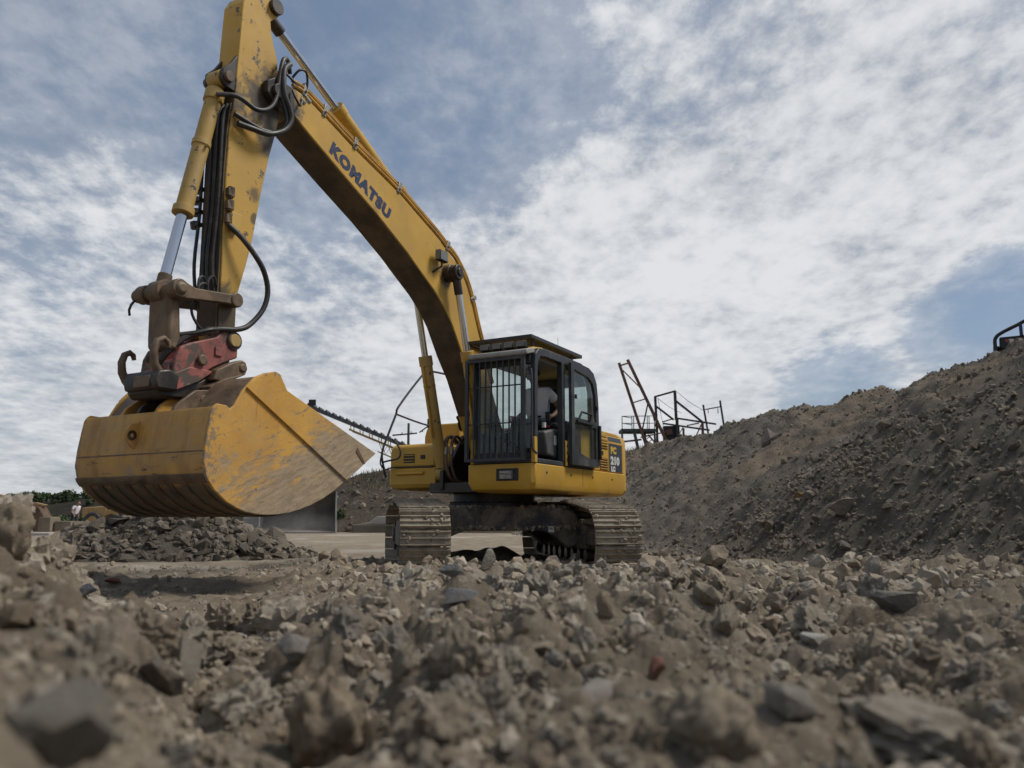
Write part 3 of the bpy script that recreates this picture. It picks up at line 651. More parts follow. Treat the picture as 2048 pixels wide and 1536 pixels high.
# stones on the spoil bank
n = 24000
y = np.exp(RNG.uniform(np.log(5.5), np.log(36), n)); t = RNG.uniform(-0.12, 1.05, n)
toe = np.interp(y, _ky, _toe); cx = np.interp(y, _cy, _cx); x = toe+(cx-toe)*t
dd = np.hypot(x, y); rocky = sstep(19, 13, y)*sstep(0.95, 0.5, t+0.12*pn(y*0.8, t*3, 91))
rim = sstep(0.9, 0.98, t)
kp = RNG.random(n) < 0.26+0.6*np.maximum(rocky*sstep(0.85, 0.35, t), rim*0.5); x, y, dd, rocky, t = x[kp], y[kp], dd[kp], rocky[kp], t[kp]
s = np.clip(dd*0.0020*np.exp(RNG.normal(0, 0.5, len(x)))*(0.65+0.45*rocky), 0.015, 0.16)
pos = np.stack([x, y, bz(x, y)+s*RNG.uniform(-0.15, 0.4, len(x))], -1); app = s/dd
v_ok = (np.abs(x/y) < 0.66); order = [i for i in np.argsort(-app) if v_ok[i]]
bm_ = np.zeros(len(x), bool); bm_[order[:260]] = True
BRM = rock_obj_meshes('stone', BROCKO, 2)
place_rocks('stone', BRM[10:], pos[bm_], s[bm_], bank)
tone = np.clip(RNG.random(len(x))*0.8+0.2*rocky, 0, 1)
join_rocks('bank_rubble', T_LO, pos[~bm_], s[~bm_], BROCKA, bank, tone=tone[~bm_])

# slate slabs on the low pile
n = 2600
x = RNG.uniform(-8.9, -3.1, n); y = RNG.uniform(13.2, 16.6, n); h = sz(x, y); kp = h > gz(x, y)-0.03; x, y, h = x[kp], y[kp], h[kp]
s = np.clip(0.055*np.exp(RNG.normal(0, 0.55, len(x))), 0.02, 0.26); pos = np.stack([x, y, h+s*0.12], -1)
order = np.argsort(-s+0.15*(y-13)); bm_ = np.zeros(len(x), bool); bm_[order[:160]] = True
SM = []
for i in range(8):
    b_ = shard(500+i, 11, (1.0, 0.72, 0.30+0.06*(i % 4)), 1); me = bpy.data.meshes.new('slate_slab'); b_.to_mesh(me); b_.free(); shade(me, 25); me.materials.append(SROCKO); SM.append(me)
place_rocks('slate_slab', SM, pos[bm_], s[bm_]*1.15, slate, 0.55)
join_rocks('slate_rubble', T_FLAT[:3]+T_LO, pos[~bm_], s[~bm_], SROCKA, slate, 0.6)
# ------------------------------------------------------------------ the excavator (local x forward, y to the operator's left, z up)
exc = tag(empty('excavator', (-0.27, 12.1, 0.0), R(-119)), 'large yellow tracked excavator holding a wide worn bucket up over the rubble', 'excavator')
def loft(mb, rings):
    n = len(rings[0][0]); b = len(mb.v)
    for poly, z in rings: mb.v += [(p[0], p[1], z) for p in poly]
    for k in range(len(rings)-1):
        for i in range(n): mb.f.append((b+k*n+i, b+k*n+(i+1) % n, b+(k+1)*n+(i+1) % n, b+(k+1)*n+i))
    mb.f.append(tuple(b+i for i in range(n-1, -1, -1))); m = b+(len(rings)-1)*n; mb.f.append(tuple(m+i for i in range(n))); return mb
def inset(poly, d):
    cx = sum(p[0] for p in poly)/len(poly); cy = sum(p[1] for p in poly)/len(poly)
    return [(p[0]+(d if p[0] < cx else -d), p[1]+(d if p[1] < cy else -d)) for p in poly]
UR = Matrix.Rotation(R(40), 4, 'Z')
MUDC = rock_mat('caked_mud_earth', [(0.0, (0.22, 0.18, 0.13)), (0.6, (0.34, 0.285, 0.21)), (1.0, (0.46, 0.40, 0.31))], True, 30)
# -- undercarriage
def track_path():
    pts = []
    cxn, cz, rb = 1.80, 0.435, 0.395
    for a in np.linspace(-90, 75, 18): pts.append((cxn+rb*math.cos(R(a)), cz+rb*math.sin(R(a))))
    for x, z in ((1.25, 0.885), (0.66, 0.925), (0.3, 0.90), (-0.1, 0.895), (-0.66, 0.925), (-1.3, 0.885)): pts.append((x, z))
    for a in np.linspace(105, 270, 18): pts.append((-cxn+rb*math.cos(R(a)), cz+rb*math.sin(R(a))))
    pts.append(pts[0])
    P = np.array(pts); L = np.concatenate([[0], np.cumsum(np.hypot(*np.diff(P, axis=0).T))]); return P, L
TP, TL = track_path(); NSH = 49
shoe = MB(); shoe.box((-0.094, 0.094), (-0.30, 0.30), (0.0, 0.016))
for gx, gh in ((-0.082, 0.034), (-0.005, 0.022), (0.07, 0.022)):
    shoe.prism([(gx-0.011, 0.014), (gx+0.013, 0.014), (gx+0.008, 0.016+gh), (gx-0.006, 0.016+gh)], -0.298, 0.298, 'y')
shoe_o = shoe.build('track_shoe', MUD, None, 0.003, 30, 1); shoe_me = shoe_o.data; bpy.data.objects.remove(shoe_o)
shoe_me2 = shoe_me.copy()
rdm = random.Random(4)
for side in (-1, 1):
    ch = MB()
    mats = []
    for k in range(NSH):
        q = (k+0.35)/NSH*TL[-1]; x = np.interp(q, TL, TP[:, 0]); z = np.interp(q, TL, TP[:, 1])
        x1 = np.interp((q+0.06) % TL[-1], TL, TP[:, 0])-np.interp((q-0.06) % TL[-1], TL, TP[:, 0]); z1 = np.interp((q+0.06) % TL[-1], TL, TP[:, 1])-np.interp((q-0.06) % TL[-1], TL, TP[:, 1])
        tx = Vector((x1, 0, z1)).normalized(); nz = Vector((z1, 0, -x1)).normalized(); ny = nz.cross(tx)
        M = Matrix(((tx.x, ny.x, nz.x, x), (tx.y, ny.y, nz.y, 0), (tx.z, ny.z, nz.z, z), (0, 0, 0, 1))); mats.append(M)
        for yy in (-0.085, 0.085): ch.box((-0.085, 0.105), (yy-0.02, yy+0.02), (-0.10, -0.004), M)
        ch.cyl(M @ Vector((0.09, -0.11, -0.055)), M @ Vector((0.09, 0.11, -0.055)), 0.024, 8)
    tr = ch.build('track', MUD, exc, 0, 35); TM = UR @ Matrix.Translation((0, side*1.19, 0)); tr.matrix_local = TM
    for M in mats:
        o = bpy.data.objects.new('track_shoe', shoe_me); COL.objects.link(o); o.parent = tr
        o.matrix_local = M @ Matrix.Rotation(R(rdm.gauss(0, 0.7)), 4, 'Y') @ Matrix.Translation((0, 0, rdm.uniform(-0.003, 0.003)))
    mp, ms_ = [], []
    for M in mats:
        if M.translation.x < -0.9 and M.translation.z < 0.5: continue
        for q in range(17):
            mp.append(tuple(M @ Vector((rdm.uniform(-0.09, 0.09), rdm.choice((rdm.uniform(-0.29, 0.29), rdm.uniform(-0.3, 0.0))), 0.016)))); ms_.append(rdm.uniform(0.010, 0.042))
    join_rocks('caked_mud', T_LO[:9], np.array(mp), np.array(ms_), MUDC, tr)
    fr = MB(); fr.prism([(-1.55, 0.30), (1.35, 0.30), (1.5, 0.38), (1.5, 0.56), (1.0, 0.66), (-1.2, 0.68), (-1.55, 0.55)], -0.17, 0.17, 'y')
    fr.box((1.35, 1.86), (0.13, 0.2), (0.36, 0.54)); fr.box((1.35, 1.86), (-0.2, -0.13), (0.36, 0.54)); fr.box((-1.9, -1.5), (-0.2, 0.2), (0.34, 0.56))
    f = fr.build('track_frame', CARBODY, exc, 0.02, 35); f.matrix_local = TM
    mp = [(rdm.uniform(-1.3, 1.5), rdm.uniform(-0.16, 0.16), float(np.interp(0, [0, 1], [0.66, 0.66]))) for k in range(220)]
    join_rocks('caked_mud', T_LO[:9], np.array(mp), RNG.uniform(0.015, 0.05, len(mp)), MUDC, f)
    for k in range(8): MB().cyl((-1.2+k*0.345, -0.15, 0.215), (-1.2+k*0.345, 0.15, 0.215), 0.085, 14).build('bottom_roller', GREASE, f)
    for k in (-0.66, 0.66): MB().cyl((k, -0.13, 0.76), (k, 0.13, 0.76), 0.062, 14).build('carrier_roller', GREASE, f)
    ig = MB(); ig.cyl((1.80, -0.055, 0.435), (1.80, 0.055, 0.435), 0.335, 28); ig.cyl((1.80, -0.1, 0.435), (1.80, 0.1, 0.435), 0.27, 24); ig.cyl((1.80, -0.19, 0.435), (1.80, 0.19, 0.435), 0.08, 16)
    ig.build('idler', MUD, f, 0.008, 35)
    sp = MB(); sp.cyl((-1.80, -0.045, 0.435), (-1.80, 0.045, 0.435), 0.32, 28); sp.cyl((-1.80, -0.17, 0.435), (-1.80, 0.22, 0.435), 0.23, 24)
    for k in range(21):
        a = k/21*2*math.pi; c, s_ = math.cos(a), math.sin(a)
        sp.cyl((-1.80+0.33*c, -0.04, 0.435+0.33*s_), (-1.80+0.33*c, 0.04, 0.435+0.33*s_), 0.03, 6)
    sp.build('sprocket', GREASE, f, 0, 35)
cb = MB()
# X-shaped car body: a beam between the tracks, flaring down into the track frames at both ends, front and rear
for sx in (1, -1):
    prof = [(-1.05, 0.74), (-0.95, 0.83), (-0.5, 0.87), (0.5, 0.87), (0.95, 0.83), (1.05, 0.74), (1.05, 0.36), (0.90, 0.30), (0.72, 0.47), (0.55, 0.54), (-0.55, 0.54), (-0.72, 0.47), (-0.90, 0.30), (-1.05, 0.36)]
    cb.prism(prof, sx*0.62, sx*0.86, 'x')
cb.box((-0.62, 0.62), (-0.75, 0.75), (0.56, 0.855))
c_ = cb.build('car_body', CARBODY, exc, 0.015, 35); c_.matrix_local = UR.copy()
mp = [(rdm.uniform(0.63, 0.85), rdm.uniform(-0.95, 0.95), 0.86) for k in range(160)]+[(rdm.uniform(-0.6, 0.6), rdm.choice((-1, 1))*rdm.uniform(0.7, 1.0), 0.84) for k in range(60)]+[(0.865, rdm.uniform(-1.0, 1.0), rdm.uniform(0.55, 0.6)) for k in range(60)]
join_rocks('caked_mud', T_LO[:9], np.array(mp), RNG.uniform(0.012, 0.04, len(mp)), MUDC, c_)
MB().box((0, 0.004), (0.62, 0.70), (0.50, 0.58)).build('inspection_plate', WHITE, c_).location = (0.861, 0, 0.02)
sr = MB(); sr.cyl((0, 0, 0.855), (0, 0, 0.93), 0.66, 40); sr.cyl((0, 0, 0.93), (0, 0, 1.06), 0.60, 40)
s_o = sr.build('slew_ring', GREASE, exc, 0.006, 35)
for k in range(36):
    a = k/36*2*math.pi; MB().cyl((0.635*math.cos(a), 0.635*math.sin(a), 0.93), (0.635*math.cos(a), 0.635*math.sin(a), 0.95), 0.016, 6).build('bolt', GREASE, s_o)
# -- revolving frame
pl = [(1.31, 0.37), (1.31, 1.30), (1.26, 1.352), (-1.85, 1.352), (-1.85, 0.37)]
m = loft(MB(), [(inset(pl, 0.10), 1.045), (inset(pl, 0.035), 1.075), (pl, 1.16), (pl, 1.405)])
dk = m.build('side_deck', YEL, exc, 0.012, 30)
lp = MB(); lp.box((1.300, 1.318), (0.80, 1.13), (1.185, 1.345)); lp.build('lamp_recess', BLACK, dk, 0.01)
q = MB().box((1.305, 1.345), (0.86, 1.05), (1.205, 1.315)).build('deck_lamp', GREYP, dk, 0.008)
MB().box((1.346, 1.350), (0.87, 1.04), (1.213, 1.307)).build('lamp_lens', FITT, dk)
MB().tube([(1.36, 0.86, 1.28), (1.365, 0.95, 1.272), (1.36, 1.06, 1.265)], 0.003, 5).build('lamp_wire', BLACK, dk)
pr = [(0.80, -0.50), (0.80, -1.30), (0.75, -1.352), (-1.85, -1.352), (-1.85, -0.50)]
m = loft(MB(), [(inset(pr, 0.09), 1.12), (inset(pr, 0.03), 1.15), (pr, 1.20), (pr, 1.435)])
rdk = m.build('tool_deck', YEL, exc, 0.012, 30)
MB().prism([(0.798, 1.385), (0.83, 1.375), (0.845, 1.345), (0.80, 1.325)], -1.18, -0.70, 'y').build('step', YEL, rdk, 0.006)
cf = MB(); cf.box((0.95, -1.85), (-0.5, 0.37), (1.06, 1.20)); cf.prism([(0.98, 1.10), (0.98, 1.36), (0.80, 1.44), (0.45, 1.9), (0.1, 2.0), (-0.5, 1.6), (-0.7, 1.1)], 0.25, 0.31, 'y')
cf.prism([(0.98, 1.10), (0.98, 1.36), (0.80, 1.44), (0.45, 1.9), (0.1, 2.0), (-0.5, 1.6), (-0.7, 1.1)], -0.31, -0.25, 'y'); cf.box((-0.5, -0.62), (-0.5, 0.40), (1.2, 1.9))
cf.build('boom_bracket', GREASE, exc, 0.01, 35)
# toolbox on the right front
tb = MB(); tb.prism([(0.775, 1.445), (0.775, 1.66), (0.745, 1.755), (0.68, 1.79), (-0.15, 1.80), (-0.15, 1.445)], -1.335, -0.53, 'y')
tbx = tb.build('tool_box', YEL, exc, 0.03, 35, 3)
MB().box((0.770, 0.779), (-1.083, -0.887), (1.508, 1.640)).build('vent_recess', BLACK, tbx)
for k in range(3): MB().prism([(0.776, 1.522+k*0.042), (0.790, 1.530+k*0.042), (0.790, 1.538+k*0.042), (0.776, 1.545+k*0.042)], -1.08, -0.89, 'y').build('vent_slat', YELCYL, tbx)
tk = MB(); tk.prism([(-1.275, 1.44), (-1.27, 1.98), (-1.23, 2.10), (-1.12, 2.165), (-0.66, 2.165), (-0.62, 2.12), (-0.62, 1.44)], 0.0, -1.15, 'x')
MB().box((0.776, 0.786), (-0.78, -0.70), (1.56, 1.62)).build('box_latch', BLACK, tbx, 0.006); MB().prism([(0.7755, 1.455), (0.7785, 1.455), (0.7785, 1.461), (0.7755, 1.461)], -1.32, -0.545, 'y').build('lid_seam', BLACK, tbx)
tkx = tk.build('fuel_tank', YEL, exc, 0.03, 35, 3)
MB().cyl((-0.5, -0.95, 2.15), (-0.5, -0.95, 2.22), 0.06, 18).build('filler_cap', BLACK, tkx, 0.006)
mc = MB(); mc.prism([(-1.345, 1.44), (-1.335, 1.95), (-1.25, 2.05), (-0.5, 2.10), (-0.5, 1.44)], -1.16, -1.86, 'x'); mc.build('pump_cover', YEL, exc, 0.03, 35, 3)
# engine hood on the left behind the cab
hp = [(1.338, 1.41), (1.338, 1.86), (1.315, 1.965), (1.25, 2.04), (1.15, 2.075), (-0.49, 2.13), (-0.49, 1.41)]
hd = MB().prism(hp, -0.66, -1.855, 'x').build('engine_hood', YEL, exc, 0.018, 30)
MB().prism([(1.339, 1.415), (1.339, 1.86), (1.316, 1.967), (1.251, 2.043), (1.15, 2.078), (1.15, 1.415)], -1.205, -1.215, 'x').build('panel_gap', BLACK, hd)
def vent(u0, u1, z0, z1, nsl, vfun):
    r = MB(); r.add([(u0, vfun(z0)+0.003, z0), (u1, vfun(z0)+0.003, z0), (u1, vfun(z1)+0.003, z1), (u0, vfun(z1)+0.003, z1)], [(0, 1, 2, 3)]); r.build('vent_recess', BLACK, hd)
    for k in range(nsl):
        z = z0+(k+0.5)*(z1-z0)/nsl; h = (z1-z0)/nsl*0.26
        v0, v1 = vfun(z-h), vfun(z+h)
        MB().add([(u0, v0+0.004, z-h), (u1, v0+0.004, z-h), (u1, v1+0.016, z+h*0.3), (u0, v1+0.016, z+h*0.3), (u0, v1+0.006, z+h), (u1, v1+0.006, z+h)], [(0, 1, 2, 3), (3, 2, 5, 4)]).build('vent_slat', YEL, hd)
def vsurf(z): return float(np.interp(z, [1.41, 1.86, 1.965, 2.04, 2.075], [1.338, 1.338, 1.315, 1.25, 1.15]))
vent(-0.76, -1.18, 1.935, 2.06, 5, vsurf); vent(-0.84, -1.17, 1.75, 1.905, 4, vsurf); vent(-0.87, -1.17, 1.43, 1.62, 5, vsurf); MB().box((-0.93, -1.0), (1.339, 1.345), (1.66, 1.72)).build('hood_catch', BLACK, hd, 0.006)
vent(-1.25, -1.75, 1.985, 2.055, 3, vsurf)
def panel(u0, u1, z0, z1, name, mat, d=0.003):
    vs = []; zs = [z0, (z0+z1)/2, z1]
    for z in zs: vs += [(u0, vsurf(z)+d, z), (u1, vsurf(z)+d, z)]
    return MB().add(vs, [(0, 1, 3, 2), (2, 3, 5, 4)]).build(name, mat, hd)
panel(-1.235, -1.775, 1.425, 1.86, 'model_panel', DECAL); panel(-1.24, -1.77, 1.895, 1.965, 'hood_stripe', DECAL, 0.004)
def sidetext(txt, u, z, h, wid, mat, v=1.3425):
    o = text_mesh('model_number', txt, h/0.70, mat, hd, Matrix.Identity(4), 0.012, 1.0)
    xs = [p.co.x for p in o.data.vertices]; ys = [p.co.y for p in o.data.vertices]; sx = wid/(max(xs)-min(xs)); sy = h/(max(ys)-min(ys))
    o.matrix_local = Matrix(((-1, 0, 0, u), (0, 0, 1, v), (0, 1, 0, z), (0, 0, 0, 1))) @ Matrix.Diagonal((sx, sy, 1, 1)) @ Matrix.Translation((-min(xs), -min(ys), 0)); return o
sidetext('PC', -1.30, 1.70, 0.115, 0.23, YDEC); sidetext('210', -1.285, 1.53, 0.135, 0.37, WHITE); sidetext('LC', -1.305, 1.425, 0.085, 0.17, WHITE)
cwp = [(-1.87, 1.29)]+[(-2.68*math.cos(a), 2.68*math.sin(a)) for a in np.linspace(R(25.5), R(-25.5), 15)]+[(-1.87, -1.29)]
cw = loft(MB(), [(inset(cwp, 0.06), 1.09), (cwp, 1.16), (cwp, 1.95), (inset(cwp, 0.05), 2.05)]); cwo = cw.build('counterweight', YEL, exc, 0.03, 30, 3)
MB().box((-1.88, -1.94), (1.285, 1.297), (1.86, 1.92)).build('reflector', WHITE, cwo, 0.003)
# -- cab
for u in (0.95, 0.2, -0.55, -1.3): MB().cyl((u, 1.352, 1.30), (u, 1.362, 1.30), 0.014, 8).build('bolt', GREASE, dk)
MB().prism([(-0.20, 1.16), (-0.206, 1.16), (-0.206, 1.402), (-0.20, 1.402)], 1.3515, 1.3545, 'y').build('panel_seam', BLACK, dk)
cab = MB().box((1.29, -0.62), (0.40, 1.345), (1.41, 1.47)).build('cab', DARK, exc, 0.008)
def cpart(name, mat, *boxes, bevel=0.008):
    b = MB()
    for x, y, z in boxes: b.box(x, y, z)
    return b.build(name, mat, cab, bevel)
roofp = [(1.235, 2.80), (1.22, 2.90), (1.13, 2.955), (0.9, 2.985), (-0.15, 2.985), (-0.42, 2.955), (-0.56, 2.90), (-0.62, 2.80)]
MB().prism(roofp, 0.46, 1.27, 'y').build('roof', YEL, cab, 0.03, 40, 3)
for nm, v0, v1 in (('side_frame', 1.285, 1.35), ('side_frame', 0.40, 0.455)):
    fr = MB()
    outer = [(1.27, 1.47), (1.262, 2.70), (1.235, 2.84), (1.14, 2.925), (0.95, 2.945), (-0.2, 2.945), (-0.45, 2.90), (-0.58, 2.80), (-0.635, 2.6), (-0.64, 1.47)]
    inner = [(1.19, 1.47), (1.18, 2.66), (1.155, 2.75), (1.09, 2.82), (0.93, 2.835), (-0.15, 2.835), (-0.37, 2.80), (-0.48, 2.70), (-0.54, 2.55), (-0.55, 1.47)]
    k = len(outer); vs = [(a, v, b) for v in (v0, v1) for ring in (outer, inner) for a, b in ring]
    fs = []
    for i in range(k-1):
        fs += [(i, i+1, k+i+1, k+i), (2*k+i, 3*k+i, 3*k+i+1, 2*k+i+1), (i, 2*k+i, 2*k+i+1, i+1), (k+i, k+i+1, 3*k+i+1, 3*k+i)]
    fs += [(0, k, 3*k, 2*k), (k-1, 3*k-1, 4*k-1, 2*k-1)]
    fr.add(vs, fs); fr.build(nm, DARK, cab, 0.01, 35)
cpart('door_post', DARK, ((0.36, 0.45), (1.27, 1.352), (1.47, 2.85)))
cpart('header', DARK, ((1.17, 1.265), (0.455, 1.285), (2.70, 2.86)), bevel=0.02)
cpart('rear_frame', DARK, ((-0.54, -0.62), (0.455, 1.285), (1.47, 2.02)), ((-0.50, -0.60), (0.455, 1.285), (2.66, 2.84)))
cpart('headliner', GREYP, ((1.15, -0.5), (0.46, 1.28), (2.79, 2.82)))
cpart('front_sill', DARK, ((1.19, 1.27), (0.455, 1.285), (1.47, 1.56)))
cpart('yellow_pillar', YEL, ((1.225, 1.300), (1.305, 1.362), (1.41, 1.74))); cpart('yellow_pillar', YEL, ((1.225, 1.300), (0.395, 0.45), (1.41, 1.74)))
cpart('hinge_post', YEL, ((0.335, 0.40), (1.353, 1.375), (1.415, 1.76)))
for z in (1.50, 1.60, 1.69): MB().cyl((0.367, 1.378, z-0.02), (0.367, 1.378, z+0.02), 0.013, 8).build('hinge', GREASE, cab)
def gl(name, pts, parent=cab): return MB().add(pts, [tuple(range(len(pts)))]).build(name, GLASS, parent, 0, 0, recalc=False)
gl('front_window', [(1.245, 0.455, 1.56), (1.245, 1.285, 1.56), (1.225, 1.285, 2.70), (1.225, 0.455, 2.70)])
gl('right_window', [(1.19, 0.42, 1.85), (-0.54, 0.42, 1.85), (-0.50, 0.42, 2.68), (-0.2, 0.42, 2.835), (1.0, 0.42, 2.835), (1.18, 0.42, 2.66)])
gl('rear_window', [(-0.59, 0.455, 2.02), (-0.59, 1.285, 2.02), (-0.56, 1.285, 2.66), (-0.56, 0.455, 2.66)])
gl('side_window', [(0.36, 1.32, 2.05), (-0.54, 1.32, 2.05), (-0.50, 1.32, 2.68), (-0.25, 1.32, 2.82), (0.36, 1.32, 2.82)])
cpart('right_lower_panel', DARK, ((1.19, -0.54), (0.405, 0.45), (1.47, 1.85))); cpart('left_lower_panel', DARK, ((0.36, -0.54), (1.29, 1.33), (1.47, 2.05))); MB().prism([(-0.16, 1.47), (-0.16, 1.93), (-0.22, 1.99), (-0.50, 1.99), (-0.50, 1.47)], 1.331, 1.352, 'y').build('side_cover', YEL, cab, 0.01); cpart('louvre_panel', BLACK, ((0.30, -0.155), (1.331, 1.345), (1.47, 1.90)))
# the door, folded back against the cab side
DV = 1.395
dr = MB()
outer = [(0.335, 1.44), (0.335, 2.86), (0.2, 2.895), (-0.28, 2.875), (-0.45, 2.82), (-0.56, 2.68), (-0.61, 2.4), (-0.62, 2.06), (-0.64, 1.5), (-0.60, 1.44)]
ui = [(0.24, 2.10), (0.24, 2.78), (-0.27, 2.735), (-0.42, 2.66), (-0.50, 2.5), (-0.53, 2.10)]
li = [(0.24, 1.66), (0.24, 2.02), (-0.50, 2.01), (-0.50, 1.56), (-0.30, 1.545), (0.0, 1.60)]
bm = bmesh.new()
def loop_edges(pts, v):
    vs = [bm.verts.new((a, v, b)) for a, b in pts]; return [bm.edges.new((vs[i], vs[(i+1) % len(vs)])) for i in range(len(vs))]
ed = loop_edges(outer, DV)+loop_edges(ui, DV)+loop_edges(li, DV)
bmesh.ops.triangle_fill(bm, use_beauty=True, use_dissolve=False, edges=ed)
r_ = bmesh.ops.extrude_face_region(bm, geom=bm.faces[:]); bmesh.ops.translate(bm, vec=(0, 0.045, 0), verts=[g for g in r_['geom'] if isinstance(g, bmesh.types.BMVert)])
bmesh.ops.recalc_face_normals(bm, faces=bm.faces)
me = bpy.data.meshes.new('door'); bm.to_mesh(me); bm.free(); me.materials.append(DARK); shade(me, 30)
door = bpy.data.objects.new('door', me); COL.objects.link(door); door.parent = exc
gl('door_window', [(a, DV+0.022, b) for a, b in ui], door); gl('door_window', [(a, DV+0.022, b) for a, b in li], door)
hl = MB(); hl.tube([(0.16, DV+0.06, 2.055), (0.06, DV+0.075, 2.19), (-0.27, DV+0.075, 2.185), (-0.22, DV+0.06, 2.05)], 0.017, 8); hl.box((0.2, -0.36), (DV+0.046, DV+0.075), (2.035, 2.065)); hl.build('door_handle', BLACK, door, 0.003)
MB().box((0.24, 0.20), (DV+0.046, DV+0.07), (2.36, 2.42)).build('latch', BLACK, door, 0.004); MB().box((-0.50, -0.56), (DV+0.046, DV+0.07), (2.28, 2.34)).build('latch', BLACK, door, 0.004)
MB().box((-0.575, -0.625), (DV+0.046, DV+0.085), (1.56, 2.06)).build('lock_case', BLACK, door, 0.012)
# front guard
GU = 1.375
gf = MB(); gf.box((GU-0.02, GU+0.02), (0.36, 0.405), (1.435, 2.80)); gf.box((GU-0.02, GU+0.02), (1.205, 1.265), (1.435, 2.80)); gf.box((GU-0.02, GU+0.02), (0.405, 1.205), (1.435, 1.475)); gf.box((GU-0.02, GU+0.02), (0.405, 1.205), (2.755, 2.80))
for v in (0.37, 1.25):
    gf.box((1.25, GU-0.02), (v-0.015, v+0.015), (1.55, 1.60)); gf.box((1.25, GU-0.02), (v-0.015, v+0.015), (2.62, 2.67))
gd = gf.build('front_guard', DARK, exc, 0.004)
for k in range(8):
    v = 0.405+(k+1)*0.8/9; MB().box((GU-0.012, GU+0.012), (v-0.006, v+0.006), (1.475, 2.755)).build('guard_bar', DARK, gd)
for z in (1.93, 2.42): MB().box((GU-0.026, GU-0.013), (0.405, 1.205), (z-0.008, z+0.008)).build('guard_rail', DARK, gd)
MB().prism([(1.18, 2.86), (1.40, 2.80), (1.43, 2.82), (1.42, 2.865), (1.20, 2.925)], 0.42, 1.31, 'y').build('guard_hood', plain('grey_trim', (0.30, 0.29, 0.27), 0.6, 0, 0.15, 6, dust=0.3), gd, 0.012)
wp = MB(); wp.tube([(1.29, 1.12, 1.56), (1.30, 1.0, 1.66), (1.30, 0.86, 1.74)], 0.009, 6); wp.build('wiper', BLACK, cab)
# cab top guard (louvred visor) and work lamps
VZ = 3.115
vf = MB(); vf.box((1.11, 1.06), (0.20, 1.22), (VZ-0.03, VZ+0.02)); vf.box((-0.54, -0.49), (0.20, 1.22), (VZ-0.03, VZ+0.02)); vf.box((1.06, -0.49), (0.20, 0.25), (VZ-0.03, VZ+0.02)); vf.box((1.06, -0.49), (1.17, 1.22), (VZ-0.03, VZ+0.02))
for u in (0.95, -0.3):
    for v in (0.45, 1.15): vf.box((u-0.02, u+0.02), (v-0.02, v+0.02), (2.95, VZ-0.03))
vg = vf.build('top_guard', DARK, exc, 0.004)
for k in range(9):
    v = 0.25+(k+0.5)*0.92/9; MB().box((1.06, -0.49), (-0.035, 0.035), (-0.004, 0.004), Matrix.Translation((0, v, VZ-0.005)) @ Matrix.Rotation(R(35), 4, 'X')).build('guard_slat', DARK, vg)
for k in range(4):
    v = 0.56+k*0.185; l = MB().box((1.16, 1.235), (v-0.07, v+0.07), (2.945, 3.035)).build('work_lamp', BLACK, vg, 0.012)
    MB().box((1.236, 1.243), (v-0.062, v+0.062), (2.953, 3.027)).build('lamp_lens', GREYP, l, 0.004)
MB().box((1.10, 1.165), (0.48, 1.19), (2.93, 2.95)).build('lamp_bar', BLACK, vg)
MB().tube([(-0.3, 0.6, 2.98), (-0.3, 0.6, 3.45)], 0.004, 5).build('aerial', BLACK, cab); MB().tube([(0.05, 1.1, 2.98), (0.05, 1.1, 3.30)], 0.003, 5).build('aerial', BLACK, cab)
MB().tube([(1.31, 1.30, 2.62), (1.34, 1.34, 2.55), (1.345, 1.345, 2.0), (1.34, 1.345, 1.62), (1.30, 1.36, 1.55), (1.25, 1.36, 1.53)], 0.014, 8, 3).build('grab_rail', DARK, cab)
# inside the cab
cs = MB(); cs.box((0.50, -0.02), (0.62, 1.02), (1.82, 1.93)); cs.build('seat_cushion', BLACK, cab, 0.04, 40, 3)
MB().prism([(0.02, 1.90), (-0.10, 2.58), (-0.16, 2.60), (-0.20, 2.57), (-0.12, 1.88)], 0.64, 1.02, 'y').build('seat_backrest', BLACK, cab, 0.04, 40, 3)
MB().box((0.40, -0.05), (0.66, 0.98), (1.47, 1.82)).build('seat_base', BLACK, cab, 0.02)
CON = plain('console_plastic', (0.085, 0.085, 0.085), 0.55, 0, 0.15, 8, dust=0.2)
MB().prism([(0.78, 1.86), (0.70, 1.55), (0.40, 1.52), (0.30, 1.90), (0.45, 1.93)], 1.05, 1.24, 'y').build('left_console', CON, cab, 0.03, 40, 3)
MB().prism([(0.78, 1.86), (0.70, 1.55), (0.0, 1.52), (-0.1, 1.90), (0.45, 1.93)], 0.47, 0.60, 'y').build('right_console', CON, cab, 0.03, 40, 3)
MB().prism([(0.50, 1.97), (0.42, 1.94), (0.05, 1.97), (0.05, 2.02), (0.45, 2.02)], 1.07, 1.20, 'y').build('armrest', BLACK, cab, 0.015)
MB().box((0.50, 0.42), (1.241, 1.244), (1.70, 1.83)).build('paper_notice', WHITE, cab)
js = MB(); js.tube([(0.42, 1.12, 1.93), (0.43, 1.12, 2.03)], 0.014, 8); js.tube([(0.43, 1.12, 2.03), (0.45, 1.12, 2.17)], [0.026, 0.034], 10); js.build('control_lever', BLACK, cab)
MB().cyl((0.62, 1.15, 1.93), (0.62, 1.15, 2.0), 0.03, 12).build('cup', WHITE, cab); MB().box((0.5, 0.46), (1.13, 1.17), (1.945, 1.975)).build('red_button', plain('red_plastic', (0.6, 0.03, 0.03), 0.4), cab, 0.004)
MB().box((1.1, 0.5), (0.8, 1.25), (1.47, 1.478)).build('floor_mat', GREASE, cab)

